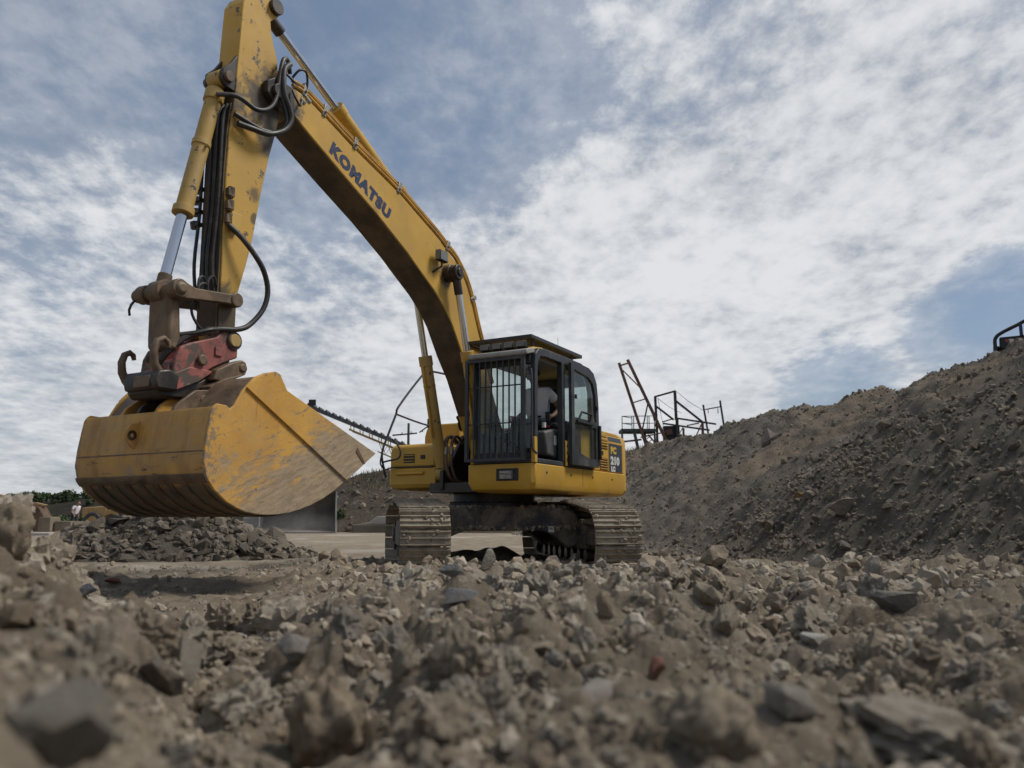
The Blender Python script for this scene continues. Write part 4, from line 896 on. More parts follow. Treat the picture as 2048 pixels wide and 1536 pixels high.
# -- boom
BW = 0.21
bl = [(4.78, 5.03), (4.55, 4.90), (4.333, 4.80), (3.766, 4.555), (3.129, 4.29), (2.535, 4.005), (2.281, 3.86), (1.926, 3.665), (1.686, 3.495), (1.498, 3.31), (1.24, 2.95), (0.985, 2.65), (0.673, 2.16), (0.42, 1.72)]
bu = [(-0.02, 1.78), (0.15, 2.08), (0.46, 2.62), (0.724, 3.161), (0.865, 3.433), (1.018, 3.756), (1.181, 3.999), (1.417, 4.20), (1.657, 4.31), (1.888, 4.415), (2.338, 4.577), (2.758, 4.73), (3.61, 4.955), (4.138, 5.12), (4.45, 5.21), (4.62, 5.215), (4.78, 5.17)]
boom = MB().prism(bl+[(0.22, 1.60), (0.08, 1.64)]+bu, -BW, BW, 'y').build('boom', YELBM, exc, 0.012, 22)
def off_poly(P, t):
    out = []
    for i, p in enumerate(P):
        a = P[max(i-1, 0)]; b = P[min(i+1, len(P)-1)]; dx, dz = b[0]-a[0], b[1]-a[1]; L = math.hypot(dx, dz); out.append((p[0]-dz/L*t, p[1]+dx/L*t))
    return out
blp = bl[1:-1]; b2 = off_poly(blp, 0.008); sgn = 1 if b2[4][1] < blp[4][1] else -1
MB().prism(off_poly(blp, sgn*0.002)+off_poly(blp, sgn*0.010)[::-1], -BW+0.012, BW-0.012, 'y').build('underside_strip', FACEB, boom, 0, 22)  # thin strip in darker mottled brown along the boom's lower face
for sy in (-1, 1):
    MB().prism([(4.60, 4.93), (4.85, 4.90), (4.98, 5.0), (4.98, 5.12), (4.88, 5.20), (4.60, 5.20)], sy*0.15, sy*0.225, 'y').build('tip_plate', GREASE, boom, 0.01)
MB().cyl((4.85, -0.27, 5.05), (4.85, 0.27, 5.05), 0.075, 20).build('tip_pin', GREASE, boom, 0.008); MB().cyl((0.2, -0.34, 1.80), (0.2, 0.34, 1.80), 0.09, 20).build('foot_pin', GREASE, boom, 0.008)
pb = MB(); pb.cyl((1.63, -0.43, 3.97), (1.63, 0.43, 3.97), 0.055, 16); pb.cyl((1.63, -0.30, 3.97), (1.63, 0.30, 3.97), 0.12, 20); pb.build('cylinder_pin', GREASE, boom, 0.008)
def thick_plate(pts, v0, v1): return MB().prism(pts, v0, v1, 'y')
for sy in (-0.1, 0.1): thick_plate([(2.75, 4.70), (2.60, 4.92), (2.48, 4.92), (2.30, 4.55)], sy-0.02, sy+0.02).build('cylinder_bracket', YELARM, boom, 0.008)
tm = text_mesh('boom_lettering', 'KOMATSU', 0.24, NAVY, boom, Matrix.Identity(4), 0.0175, 1.16)
xs = [p.co.x for p in tm.data.vertices]; ys = [p.co.y for p in tm.data.vertices]
bx_, bz_ = Vector((-0.927, 0, -0.375)), Vector((-0.375, 0, 0.927)); nn = Vector((0, 1, 0))
tm.matrix_local = Matrix(((bx_.x, bz_.x, 0, 4.03), (0, 0, 1, BW+0.0015), (bx_.z, bz_.z, 0, 4.735), (0, 0, 0, 1))) @ Matrix.Diagonal((1.175/(max(xs)-min(xs)), 0.168/(max(ys)-min(ys)), 1, 1)) @ Matrix.Translation((-min(xs), -min(ys), 0))
# pipes along the boom top
def along(off, v, i0=2, i1=None, jig=0.0):
    P = [Vector((a, 0, b)) for a, b in bu][i0:i1]; out = []
    for i, p in enumerate(P):
        d = (P[min(i+1, len(P)-1)]-P[max(i-1, 0)]).normalized(); n = Vector((-d.z, 0, d.x)); out.append(Vector((p.x, v, p.z))+n*off)
    return out
for v, off, r, i1 in ((0.205, 0.034, 0.022, -1), (0.198, 0.084, 0.022, -1), (0.18, 0.130, 0.017, -2), (0.10, 0.09, 0.020, -2), (-0.12, 0.06, 0.022, -1)):
    MB().tube(along(off, v, 2, i1), r, 8, 4).build('hydraulic_pipe', PIPE, boom)
MB().tube([p+Vector((0, 0, 0)) for p in along(0.085, 0.185, 3, 10)], 0.013, 8, 4).build('hydraulic_pipe', RUBBER, boom)
cl_ = [along(0.0, 0.1, 2)[i] for i in (1, 3, 6, 9, 10, 11, 12)]; dirs = along(0.12, 0.1, 2); 
for i in (1, 3, 6, 9, 10, 11, 12):
    p0 = along(-0.01, 0.1, 2)[i]; p1 = along(0.085, 0.1, 2)[i]; d = (p1-p0).normalized(); t3 = Vector((d.z, 0, -d.x))
    M = Matrix(((t3.x, 0, d.x, p0.x), (0, 1, 0, 0.09), (t3.z, 0, d.z, p0.z), (0, 0, 0, 1)))
    c = MB(); c.box((-0.03, 0.03), (-0.06, 0.135), (0.0, 0.15), M); c.cyl(M @ Vector((0, 0.13, 0.05)), M @ Vector((0, 0.165, 0.05)), 0.016, 6); c.cyl(M @ Vector((0, 0.06, 0.09)), M @ Vector((0, 0.06, 0.125)), 0.011, 6); c.cyl(M @ Vector((0, -0.02, 0.09)), M @ Vector((0, -0.02, 0.125)), 0.011, 6)
    c.build('pipe_clamp', FITT, boom, 0.005)
la = MB(); la.box((1.80, 2.00), (0.26, 0.34), (4.055, 4.20), Matrix.Translation((0, 0, 0))); lam = la.build('boom_lamp', BLACK, boom, 0.012)
MB().box((2.001, 2.006), (0.27, 0.33), (4.065, 4.19)).build('lamp_lens', GREYP, lam)
MB().box((1.815, 1.985), (0.341, 0.345), (4.068, 4.188)).build('lamp_lens', GREYP, lam)
MB().tube([(1.9, 0.30, 4.055), (1.9, 0.30, 3.99), (1.95, 0.24, 3.94), (1.98, 0.21, 3.90)], 0.015, 6).build('lamp_stalk', BLACK, lam)
# boom cylinders
for sy in (-1, 1):
    v = sy*0.345; a, b, c = Vector((0.845, v, 1.33)), Vector((1.325, v, 2.935)), Vector((1.63, v, 3.97)); d = (c-a).normalized()
    q = MB(); q.cyl(a+d*0.1, b, 0.083, 22); q.cyl(b-d*0.13, b+d*0.01, 0.096, 22); q.cyl(b-d*0.42, b-d*0.40, 0.088, 22); q.cyl(b-d*0.34, b-d*0.33, 0.088, 22); q.cyl(a+Vector((0, -0.07, 0)), a+Vector((0, 0.07, 0)), 0.10, 18)
    bc = q.build('boom_cylinder', YELCYL if sy < 0 else YEL, exc, 0.004, 35)
    MB().cyl(b, c-d*0.14, 0.047, 20).build('piston_rod', CHROME, bc)
    re = MB(); re.cyl(c-d*0.30, c-d*0.05, 0.058, 16); re.cyl(c+Vector((0, -0.065, 0)), c+Vector((0, 0.065, 0)), 0.105, 20); re.build('rod_eye', GREASE, bc, 0.008)
    MB().tube([b-d*0.1+Vector((0.09, 0, 0)), b-d*0.7+Vector((0.10, 0, -0.02)), a+d*0.5+Vector((0.12, 0, 0))], 0.016, 8, 3).build('cylinder_pipe', PIPE, bc)
# stick cylinder
a, b, c = Vector((2.56, 0, 4.86)), Vector((3.70, 0, 5.455)), Vector((4.86, 0, 6.02)); d = (c-a).normalized()
q = MB(); q.cyl(a, b, 0.088, 22); q.cyl(b-d*0.1, b+d*0.02, 0.10, 22); q.cyl(a+Vector((0, -0.08, 0)), a+Vector((0, 0.08, 0)), 0.10, 18)
sc_o = q.build('stick_cylinder', YEL, exc, 0.004, 35)
MB().cyl(b, c-d*0.16, 0.05, 20).build('piston_rod', CHROME, sc_o)
re = MB(); re.cyl(c-d*0.26, c-d*0.05, 0.066, 16); re.cyl(c+Vector((0, -0.07, 0)), c+Vector((0, 0.07, 0)), 0.10, 20); re.build('rod_eye', GREASE, sc_o, 0.008)
# -- stick
SWD = 0.14
stf = [(5.13, 6.03), (5.22, 5.96), (5.275, 5.85), (5.29, 5.5), (5.31, 4.9), (5.35, 4.4), (5.36, 4.0), (5.35, 3.4), (5.345, 2.9), (5.345, 2.45), (5.30, 2.27)]
str_ = [(5.19, 2.27), (5.14, 2.40), (5.145, 2.80), (5.05, 3.15), (4.99, 3.42), (4.91, 3.94), (4.82, 4.40), (4.765, 4.61), (4.72, 4.82), (4.735, 5.08), (4.785, 5.45), (4.885, 5.70), (4.905, 5.84), (4.80, 5.95), (4.79, 6.06), (4.86, 6.11), (5.02, 6.10)]
stick = MB().prism(stf+str_, -SWD, SWD, 'y').build('stick', YELST, exc, 0.010, 22)
MB().cyl((4.86, -0.19, 6.02), (4.86, 0.19, 6.02), 0.085, 20).build('cylinder_pin', GREASE, stick, 0.008)
for sy in (-1, 1): thick_plate([(5.28, 5.28), (5.37, 5.13), (5.46, 5.03), (5.47, 4.92), (5.41, 4.86), (5.32, 4.85), (5.28, 4.9)], sy*0.13, sy*0.085).build('cylinder_lug', GREASE, stick, 0.008)
MB().cyl((5.40, -0.165, 4.96), (5.40, 0.165, 4.96), 0.055, 18).build('cylinder_pin', RUSTY, stick, 0.006)
MB().cyl((5.24, -0.25, 2.345), (5.24, 0.25, 2.345), 0.06, 20).build('bucket_pin', RUSTY, stick, 0.006); MB().cyl((5.235, -0.24, 2.735), (5.235, 0.24, 2.735), 0.05, 18).build('link_pin', RUSTY, stick, 0.006)
# dark worn wear strip on the front face of the stick, hoses and valves beside it
MB().prism([(5.352, 2.45), (5.352, 2.9), (5.357, 3.4), (5.367, 4.0), (5.357, 4.4), (5.332, 4.72), (5.345, 4.72), (5.375, 4.4), (5.383, 4.0), (5.375, 3.4), (5.368, 2.45)], -0.135, 0.128, 'y').build('wear_strip', FACEB, stick, 0.003)
for v, x0 in ((0.10, 5.40), (0.05, 5.42), (-0.02, 5.40), (-0.15, 5.40)):
    MB().tube([(5.36, v, 4.70), (x0, v, 4.55), (x0+0.01, v+0.01, 4.1), (x0, v, 3.6), (x0+0.015, v-0.01, 3.1), (x0-0.02, v, 2.78)], 0.017, 8, 4).build('stick_hose', RUBBER, stick)
for k, z in enumerate((3.80, 3.67, 3.53)):
    vb = MB(); vb.box((5.28, 5.36), (0.142, 0.19), (z-0.05, z+0.03)); vb.cyl((5.31, 0.15, z-0.06), (5.31, 0.17, z+0.05), 0.035, 10); vb.build('valve_block', RUSTY, stick, 0.006)
for k, z in enumerate((3.86, 3.75, 3.63, 3.5)):
    vb = MB(); vb.cyl((5.40, -0.20, z-0.035), (5.41, -0.21, z+0.035), 0.04, 8); vb.box((5.37, 5.43), (-0.22, -0.13), (z-0.02, z+0.02)); vb.build('valve_block', GREASE, stick, 0.004)
MB().box((5.20, 5.31), (0.142, 0.20), (3.43, 3.60)).build('valve_bracket', YELARM, stick, 0.006)
MB().tube([(5.33, 0.18, 3.46), (5.22, 0.24, 3.36), (5.08, 0.28, 3.22), (4.96, 0.29, 3.08), (4.89, 0.28, 2.90), (4.93, 0.27, 2.71), (5.07, 0.25, 2.53), (5.20, 0.24, 2.46), (5.36, 0.23, 2.43), (5.52, 0.2, 2.40)], 0.026, 10, 4).build('coupler_hose', RUBBER, stick)
hp_ = [[(4.70, 0.24, 5.43), (4.80, 0.26, 5.30), (4.80, 0.28, 5.04), (4.72, 0.29, 4.89), (4.70, 0.29, 4.78), (4.78, 0.28, 4.64), (4.97, 0.27, 4.52), (5.16, 0.24, 4.50), (5.31, 0.20, 4.50)],
       [(4.68, 0.20, 5.42), (4.82, 0.22, 5.28), (4.83, 0.25, 5.05), (4.76, 0.26, 4.88), (4.73, 0.26, 4.75), (4.82, 0.25, 4.61), (5.0, 0.23, 4.55), (5.2, 0.2, 4.57), (5.33, 0.17, 4.60)],
       [(5.50, 0.10, 4.74), (5.33, 0.20, 4.77), (5.13, 0.24, 4.72), (4.97, 0.25, 4.80), (4.88, 0.25, 4.96), (4.84, 0.24, 5.22), (4.78, 0.22, 5.44), (4.68, 0.18, 5.50), (4.60, 0.14, 5.40)],
       [(4.62, 0.20, 5.33), (4.58, 0.26, 5.42), (4.48, 0.26, 5.44), (4.42, 0.22, 5.32), (4.46, 0.2, 5.2)],
       [(4.75, 0.18, 5.36), (4.62, 0.22, 5.28), (4.50, 0.20, 5.25)], [(4.66, 0.25, 5.15), (4.62, 0.28, 5.05), (4.56, 0.27, 5.02), (4.5, 0.24, 5.12)]]
for i, h in enumerate(hp_): MB().tube(h, 0.030 if i == 0 else 0.024 if i < 3 else 0.013, 10, 5).build('joint_hose', RUBBER, boom)
jf = MB()
for p in ((4.46, 0.16, 5.25), (4.52, 0.12, 5.30), (4.42, 0.2, 5.20), (4.38, 0.12, 5.24), (4.50, 0.2, 5.15)): jf.cyl(Vector(p), Vector(p)+Vector((-0.07, 0, -0.03)), 0.03, 8); jf.cyl(Vector(p)+Vector((-0.02, 0, 0.05)), Vector(p)+Vector((-0.02, 0, -0.05)), 0.018, 6)
jf.build('hose_fittings', FITT, boom, 0.004)
# -- bucket cylinder and linkage
a, b, c = Vector((5.40, 0, 4.96)), Vector((5.705, 0, 3.49)), Vector((5.875, 0, 2.69)); d = (c-a).normalized(); 
q = MB(); q.cyl(a+d*0.12, b, 0.078, 22); q.cyl(b-d*0.05, b+d*0.02, 0.098, 22); q.cyl(a+d*0.14, a+d*0.26, 0.095, 20); q.cyl(a+d*0.72, a+d*0.78, 0.088, 20); q.cyl(a+Vector((0, -0.08, 0)), a+Vector((0, 0.08, 0)), 0.09, 18)
q.box((-0.012, 0.012), (-0.12, 0.12), (-0.012, 0.012), Matrix.Translation(a+d*0.27)); q.box((-0.012, 0.012), (-0.12, 0.12), (-0.012, 0.012), Matrix.Translation(a+d*0.79))
bcy = q.build('bucket_cylinder', YELCYL, exc, 0.004, 35)
MB().cyl(b, c-d*0.16, 0.05, 20).build('piston_rod', CHROME, bcy)
re = MB(); re.cyl(c-d*0.17, c, 0.062, 14); re.cyl(c+Vector((0, -0.075, 0)), c+Vector((0, 0.075, 0)), 0.10, 18); re.build('rod_eye', RUSTY, bcy, 0.006)
for sy in (-1, 1):
    v = sy*0.215
    q = MB(); q.prism([(5.90, 2.735), (5.80, 2.76), (5.70, 2.735), (5.33, 2.775), (5.24, 2.80), (5.18, 2.74), (5.22, 2.68), (5.33, 2.68), (5.70, 2.63), (5.83, 2.61), (5.92, 2.65)], v-0.032, v+0.032, 'y')
    q.cyl((5.872, v-0.05, 2.69), (5.872, v+0.05, 2.69), 0.085, 20); q.cyl((5.235, v-0.045, 2.735), (5.235, v+0.045, 2.735), 0.07, 18); q.cyl((5.872, v+0.05*sy, 2.69), (5.872, v+0.07*sy, 2.69), 0.05, 16)
    q.build('side_link', RUSTY, exc, 0.012, 35)
q = MB(); q.prism([(5.95, 2.69), (5.91, 2.60), (5.90, 2.27), (5.89, 2.17), (5.80, 2.15), (5.755, 2.24), (5.79, 2.60), (5.80, 2.72), (5.87, 2.765)], -0.115, 0.165, 'y'); q.cyl((5.872, -0.35, 2.69), (5.872, 0.29, 2.69), 0.062, 18)
q.build('push_link', RUSTY, exc, 0.03, 35)
# -- quick coupler
qc = empty  # (part meshes below hang straight on the excavator)
red = [(5.90, 1.90), (5.86, 1.96), (5.845, 2.10), (5.80, 2.19), (5.70, 2.24), (5.42, 2.345), (5.36, 2.42), (5.27, 2.445), (5.20, 2.40), (5.172, 2.34), (5.172, 2.19), (5.26, 2.15), (5.44, 2.06), (5.60, 1.945), (5.85, 1.83)]
cp = MB(); cp.prism(red, 0.175, 0.225, 'y'); cp.prism(red, -0.225, -0.175, 'y')
cp.prism([(5.90, 1.83), (5.88, 2.02), (5.68, 2.12), (5.35, 2.2), (5.2, 2.16), (5.55, 1.90)], -0.175, 0.175, 'y')
cpo = cp.build('quick_coupler', RED, exc, 0.012, 30)
q = MB(); q.cyl((5.225, 0.225, 2.345), (5.225, 0.255, 2.345), 0.062, 20); q.build('coupler_pin', YELCYL, cpo, 0.006); MB().cyl((5.585, 0.225, 2.10), (5.585, 0.265, 2.10), 0.05, 18).build('coupler_pin', RUSTY, cpo, 0.012)
MB().ring((5.225, 0.23, 2.345), (0, 1, 0), 0.062, 0.085, 0.02).build('pin_collar', GREASE, cpo); MB().box((5.36, 5.44), (0.225, 0.24), (2.17, 2.25)).build('label_plate', RED, cpo, 0.004)
q = MB(); q.prism([(5.92, 1.90), (5.86, 1.92), (5.60, 1.90), (5.42, 2.0), (5.20, 2.08), (5.14, 2.0), (5.34, 1.82), (5.60, 1.74), (5.95, 1.72), (6.0, 1.78)], -0.20, 0.20, 'y')
q.build('coupler_yoke', GREASE, cpo, 0.02, 35)
q = MB(); q.prism([(5.50, 1.93), (5.46, 2.03), (5.30, 2.12), (5.18, 2.165), (5.13, 2.15), (5.105, 2.09), (5.13, 2.03), (5.34, 1.93)], 0.20, 0.30, 'y'); q.cyl((5.17, 0.29, 2.09), (5.17, 0.315, 2.09), 0.04, 14); q.build('coupler_jaw', RUSTY, cpo, 0.02, 35)
q = MB(); q.prism([(5.56, 1.86), (5.40, 1.95), (5.20, 2.02), (5.21, 2.0), (5.40, 1.915), (5.56, 1.83)], 0.0, 0.34, 'y'); q.build('coupler_shelf', RUSTY, cpo, 0.006, 35)
q = MB(); q.prism([(6.03, 1.94), (6.06, 1.86), (6.04, 1.78), (5.84, 1.78), (5.82, 1.92), (5.92, 1.965)], -0.17, 0.26, 'y'); q.build('coupler_block', GREASE, cpo, 0.018, 35)
q = MB(); q.prism([(5.90, 1.80), (5.86, 1.94), (5.70, 2.02), (5.44, 2.02), (5.60, 1.90), (5.84, 1.79)], 0.205, 0.235, 'y'); q.build('cheek_plate', RED, cpo, 0.008, 35)
MB().box((6.045, 6.065), (-0.02, 0.18), (1.80, 1.90)).build('label_plate', RUSTY, cpo, 0.006)
MB().tube([(5.90, 0.05, 2.02), (5.84, 0.12, 2.16), (5.70, 0.16, 2.30), (5.56, 0.2, 2.36), (5.42, 0.21, 2.40)], 0.03, 8, 4).build('coupler_hose', GREASE, cpo)
def hook(v, c=(5.97, 2.10), sc=1.0):
    pts = [(c[0]-0.06, v, c[1]+0.11), (c[0]-0.045, v, c[1]+0.16), (c[0]+0.0, v, c[1]+0.185), (c[0]+0.06, v, c[1]+0.15), (c[0]+0.09, v, c[1]+0.06), (c[0]+0.075, v, c[1]-0.05), (c[0]+0.02, v, c[1]-0.13), (c[0]-0.06, v, c[1]-0.20)]
    pts = [(c[0]+(p[0]-c[0])*sc, p[1], c[1]+(p[2]-c[1])*sc-0.03*(1-sc)/0.2) for p in pts]
    q = MB(); q.tube(pts, [0.018, 0.024, 0.027, 0.03, 0.033, 0.036, 0.04, 0.045], 10); return q.build('lifting_hook', RUSTY, cpo, 0, 50)
hook(0.19, (5.955, 2.05)); hook(-0.25, (5.955, 2.03), 0.8)
MB().tube([(5.90, -0.30, 2.66), (5.93, -0.32, 2.60), (5.94, -0.33, 2.55), (5.93, -0.33, 2.50)], 0.012, 6).build('grease_line', RUBBER, cpo)
for k, h in enumerate(([(5.42, 0.1, 2.75), (5.52, 0.15, 2.83), (5.60, 0.16, 2.80), (5.62, 0.16, 2.70), (5.66, 0.15, 2.55), (5.58, 0.16, 2.42), (5.46, 0.18, 2.36)], [(5.44, 0.05, 2.78), (5.50, 0.1, 2.90), (5.57, 0.12, 2.88), (5.58, 0.12, 2.76), (5.54, 0.1, 2.60)], [(5.38, 0.12, 2.86), (5.44, 0.15, 2.93), (5.50, 0.15, 2.86), (5.48, 0.15, 2.72)], [(5.36, 0.2, 2.42), (5.5, 0.24, 2.40), (5.65, 0.2, 2.34), (5.8, 0.1, 2.30)])):
    MB().tube(h, 0.022 if k in (3,) else 0.013, 8, 4).build('coupler_hose', RUBBER, cpo)
# -- bucket
HV = 0.827
back = [(5.931, 1.604), (5.95, 1.57), (5.968, 1.466), (5.992, 1.299), (6.001, 1.163), (5.965, 1.03), (5.88, 0.932), (5.746, 0.838), (5.64, 0.79), (5.538, 0.757), (5.41, 0.738), (5.291, 0.733), (5.16, 0.738), (5.035, 0.753), (4.90, 0.784), (4.76, 0.824), (4.60, 0.888), (4.447, 0.966), (4.293, 1.065), (3.851, 1.364)]
def offset_in(P, t):
    out = []
    for i, p in enumerate(P):
        a = P[max(i-1, 0)]; b = P[min(i+1, len(P)-1)]; dx, dz = b[0]-a[0], b[1]-a[1]; L = math.hypot(dx, dz); out.append((p[0]+dz/L*t, p[1]-dx/L*t))
    return out
inn = offset_in(back, 0.03)
cen = (5.1, 1.4)
if (inn[8][0]-cen[0])**2+(inn[8][1]-cen[1])**2 > (back[8][0]-cen[0])**2+(back[8][1]-cen[1])**2: inn = offset_in(back, -0.03)
bucket = MB(); n = len(back)
vs = [(p[0], v, p[1]) for v in (-HV+0.02, HV-0.02) for ring in (back, inn) for p in ring]
fs = []
for i in range(n-1): fs += [(i, i+1, 2*n+i+1, 2*n+i), (n+i, 3*n+i, 3*n+i+1, n+i+1), (i, n+i, n+i+1, i+1), (2*n+i, 2*n+i+1, 3*n+i+1, 3*n+i)]
fs += [(0, 2*n, 3*n, n), (n-1, 2*n-1, 4*n-1, 3*n-1)]
bucket.add(vs, fs); bko = bucket.build('bucket', BUCKB, exc, 0.004, 25)
side = [(5.931, 1.604), (5.90, 1.63), (5.80, 1.625), (5.764, 1.60), (5.72, 1.634), (5.643, 1.767), (5.513, 1.907), (5.40, 1.96), (5.285, 1.992), (5.235, 1.975), (5.202, 1.923), (5.141, 1.841), (3.851, 1.364)]+[(4.293, 1.065)]+back[17:0:-1]
for sy in (-1, 1):
    MB().prism(side, sy*(HV-0.022), sy*(HV+0.006), 'y').build('side_plate', BUCKS, bko, 0.006, 25)
    MB().prism([(5.612, 1.80), (5.513, 1.905), (5.40, 1.957), (5.285, 1.988), (5.235, 1.97), (5.202, 1.92), (5.141, 1.838), (3.86, 1.363), (4.296, 1.069)], sy*(HV+0.0065), sy*(HV+0.026), 'y').build('side_cutter', BUCKS, bko, 0.005, 25)
    MB().prism([(4.18, 1.36), (4.05, 1.24), (4.03, 1.25), (4.155, 1.40)], sy*(HV+0.0262), sy*(HV+0.032), 'y').build('weld_bead', RUSTY, bko)
tq = MB(); tq.prism([(5.76, 1.585), (5.715, 1.64), (5.60, 1.80), (5.50, 1.895), (5.30, 1.965), (5.26, 1.75), (5.66, 1.50)], 0.30, HV-0.023, 'y'); tq.prism([(5.76, 1.585), (5.715, 1.64), (5.60, 1.80), (5.50, 1.895), (5.30, 1.965), (5.26, 1.75), (5.66, 1.50)], -HV+0.023, -0.30, 'y'); tq.prism([(5.76, 1.56), (5.5, 1.75), (5.3, 1.8), (5.26, 1.7), (5.66, 1.48)], -0.30, 0.30, 'y')
tq.build('torque_tube', RUSTY, bko, 0.02, 30)
for v, em in ((-0.33, BUCKB), (0.33, RUSTY), (-0.12, GREASE), (0.12, BUCKS)):
    q = MB(); q.prism([(5.935, 1.60), (5.90, 1.66), (5.72, 1.80), (5.60, 1.82), (5.45, 1.80), (5.4, 1.62), (5.76, 1.50)], v-0.02, v+0.02, 'y'); q.build('bucket_ear', em, bko, 0.008)
MB().cyl((5.62, -0.36, 1.72), (5.62, 0.36, 1.72), 0.05, 18).build('bucket_hanger_pin', RUSTY, bko, 0.006)
def on_back(z0, z1, t=0.0):
    zs = np.array([p[1] for p in back[:11]]); us = np.array([p[0] for p in back[:11]]); return [(float(np.interp(-z, -zs, us))+t, z) for z in np.linspace(z0, z1, 4)]
MB().prism(on_back(1.245, 1.235, 0.004)+on_back(1.235, 1.245, -0.01), -HV+0.02, HV-0.02, 'y').build('weld_seam', RUSTY, bko)
hb = MB(); o1 = on_back(1.06, 0.985, 0.016); hb.prism(o1+[(p[0]-0.02, p[1]) for p in reversed(o1)], -HV-0.002, HV+0.002, 'y'); hb.build('heel_strip', RUSTY, bko, 0.004)
outb = offset_in(back, -0.016 if inn[8] == offset_in(back, 0.03)[8] else 0.016)
for k in range(9):
    v = -HV+0.11+k*(2*HV-0.22)/8; P_ = outb[5:14]; Q_ = back[5:14]
    MB().prism(P_+Q_[::-1], v-0.035, v+0.035, 'y').build('wear_strip', CARBODY if False else RUSTY, bko, 0.003)
lg = MB(); ring = [(5.985+0.0, 1.51), (6.05, 1.49), (6.09, 1.43), (6.085, 1.37), (6.03, 1.30), (5.99, 1.285)]
lg.prism([(5.955, 1.535)]+ring+[(5.985, 1.28)], -0.055, -0.025, 'y'); lg.build('lifting_eye', BUCKB, bko, 0.008); MB().ring((6.035, -0.04, 1.40), (0, 1, 0), 0.02, 0.042, 0.05, 14).build('lifting_ring', GREASE, bko)
# -- hand rail, mirror arms and loose hoses by the boom foot
MB().tube([(0.86, -1.34, 1.30), (0.94, -1.33, 1.47), (0.99, -1.32, 1.66), (0.86, -1.31, 1.95), (0.70, -1.30, 2.26), (0.66, -1.30, 2.36), (0.30, -1.30, 2.72), (-0.03, -1.30, 3.01), (-0.14, -1.28, 3.05), (-0.5, -1.12, 3.02), (-0.62, -1.05, 2.95), (-0.64, -1.04, 2.80), (-0.64, -1.04, 2.15)], 0.017, 8, 3).build('handrail', DARK, exc)
MB().tube([(0.70, -1.30, 2.26), (0.2, -1.30, 2.20), (-0.25, -1.28, 2.17), (-0.64, -1.05, 2.19)], 0.015, 8, 3).build('handrail', DARK, exc)
MB().tube([(0.96, -1.33, 1.52), (0.94, -1.24, 1.54), (0.86, -1.12, 1.58), (0.84, -1.10, 1.68), (0.86, -1.16, 1.80), (0.88, -1.22, 1.86)], 0.014, 8, 4).build('mirror_arm', RUBBER, exc)
MB().tube([(0.99, -1.33, 1.62), (0.97, -1.36, 1.50), (0.90, -1.33, 1.42), (0.82, -1.25, 1.445), (0.80, -0.9, 1.445), (0.80, -0.55, 1.44)], 0.011, 8, 4).build('lamp_cable', RUBBER, exc)
for k, (v, r0) in enumerate(((0.30, 0.0), (0.24, 0.05), (-0.24, 0.0), (-0.18, 0.05), (-0.28, 0.02))):
    MB().tube([(0.62-r0, v, 1.78), (0.78-r0, v, 1.86), (0.90-r0, v, 1.80), (0.93-r0, v, 1.62), (0.94-r0, v*0.9, 1.42), (0.86-r0, v*0.7, 1.24), (0.55, v*0.6, 1.20)], 0.022, 8, 4).build('swing_hose', RUSTY, exc)
    MB().cyl((0.925-r0, v, 1.70), (0.93-r0, v, 1.60), 0.032, 10).build('hose_coupling', FITT, exc)
MB().tube([(0.25, -0.26, 2.85), (0.18, -0.34, 2.65), (0.16, -0.36, 2.4), (0.28, -0.34, 2.22), (0.46, -0.30, 2.12), (0.60, -0.26, 2.16)], 0.028, 10, 4).build('boom_hose', RUBBER, exc)
MB().tube([(0.20, -0.30, 2.7), (0.12, -0.38, 2.4), (0.2, -0.38, 2.1), (0.38, -0.34, 2.0), (0.54, -0.28, 2.08)], 0.024, 10, 4).build('boom_hose', RUBBER, exc)
# ------------------------------------------------------------------ people
SKIN = plain('skin', (0.36, 0.20, 0.14), 0.55, 0, 0.1, 12); SHIRT = plain('white_polo', (0.80, 0.78, 0.82), 0.85, 0, 0.06, 9); TROUS = plain('dark_trousers', (0.03, 0.036, 0.045), 0.85, 0, 0.2, 9)
HAIR = plain('dark_hair', (0.03, 0.022, 0.018), 0.7, 0, 0.3, 30); BOOT = plain('work_boot', (0.05, 0.04, 0.03), 0.7, 0, 0.3, 9, dust=0.4)
def vec(*a): return Vector(a)
def add_hand(J, E, Rd, w, e, side_axis, fwd, key):
    """five fingers rooted in the palm, curled round what is held"""
    palm = w+fwd*0.075; J[key+'palm'] = palm; E.append((key+'wr', key+'palm')); Rd[key+'palm'] = (0.034, 0.02)
    dn = fwd.cross(side_axis).normalized()
    for i, (o, l) in enumerate(((-0.03, 0.030), (-0.010, 0.036), (0.011, 0.034), (0.031, 0.027))):
        a = palm+side_axis*o+fwd*0.025; b = a+fwd*l+dn*0.012; c = b+dn*l*0.9-fwd*0.006; q = c-fwd*l*0.7+dn*0.004
        prev = key+'palm'
        for nm, p, r in ((f'{key}f{i}a', a, 0.0105), (f'{key}f{i}b', b, 0.0095), (f'{key}f{i}c', c, 0.009), (f'{key}f{i}d', q, 0.0075)):
            J[nm] = p; Rd[nm] = r; E.append((prev, nm)); prev = nm
    prev = key+'palm'
    for nm, p, r in ((key+'t0', palm-side_axis*0.045-fwd*0.02+dn*0.006, 0.012), (key+'t1', palm-side_axis*0.055+fwd*0.02+dn*0.025, 0.0105), (key+'t2', palm-side_axis*0.035+fwd*0.045+dn*0.04, 0.009)):
        J[nm] = p; Rd[nm] = r; E.append((prev, nm)); prev = nm
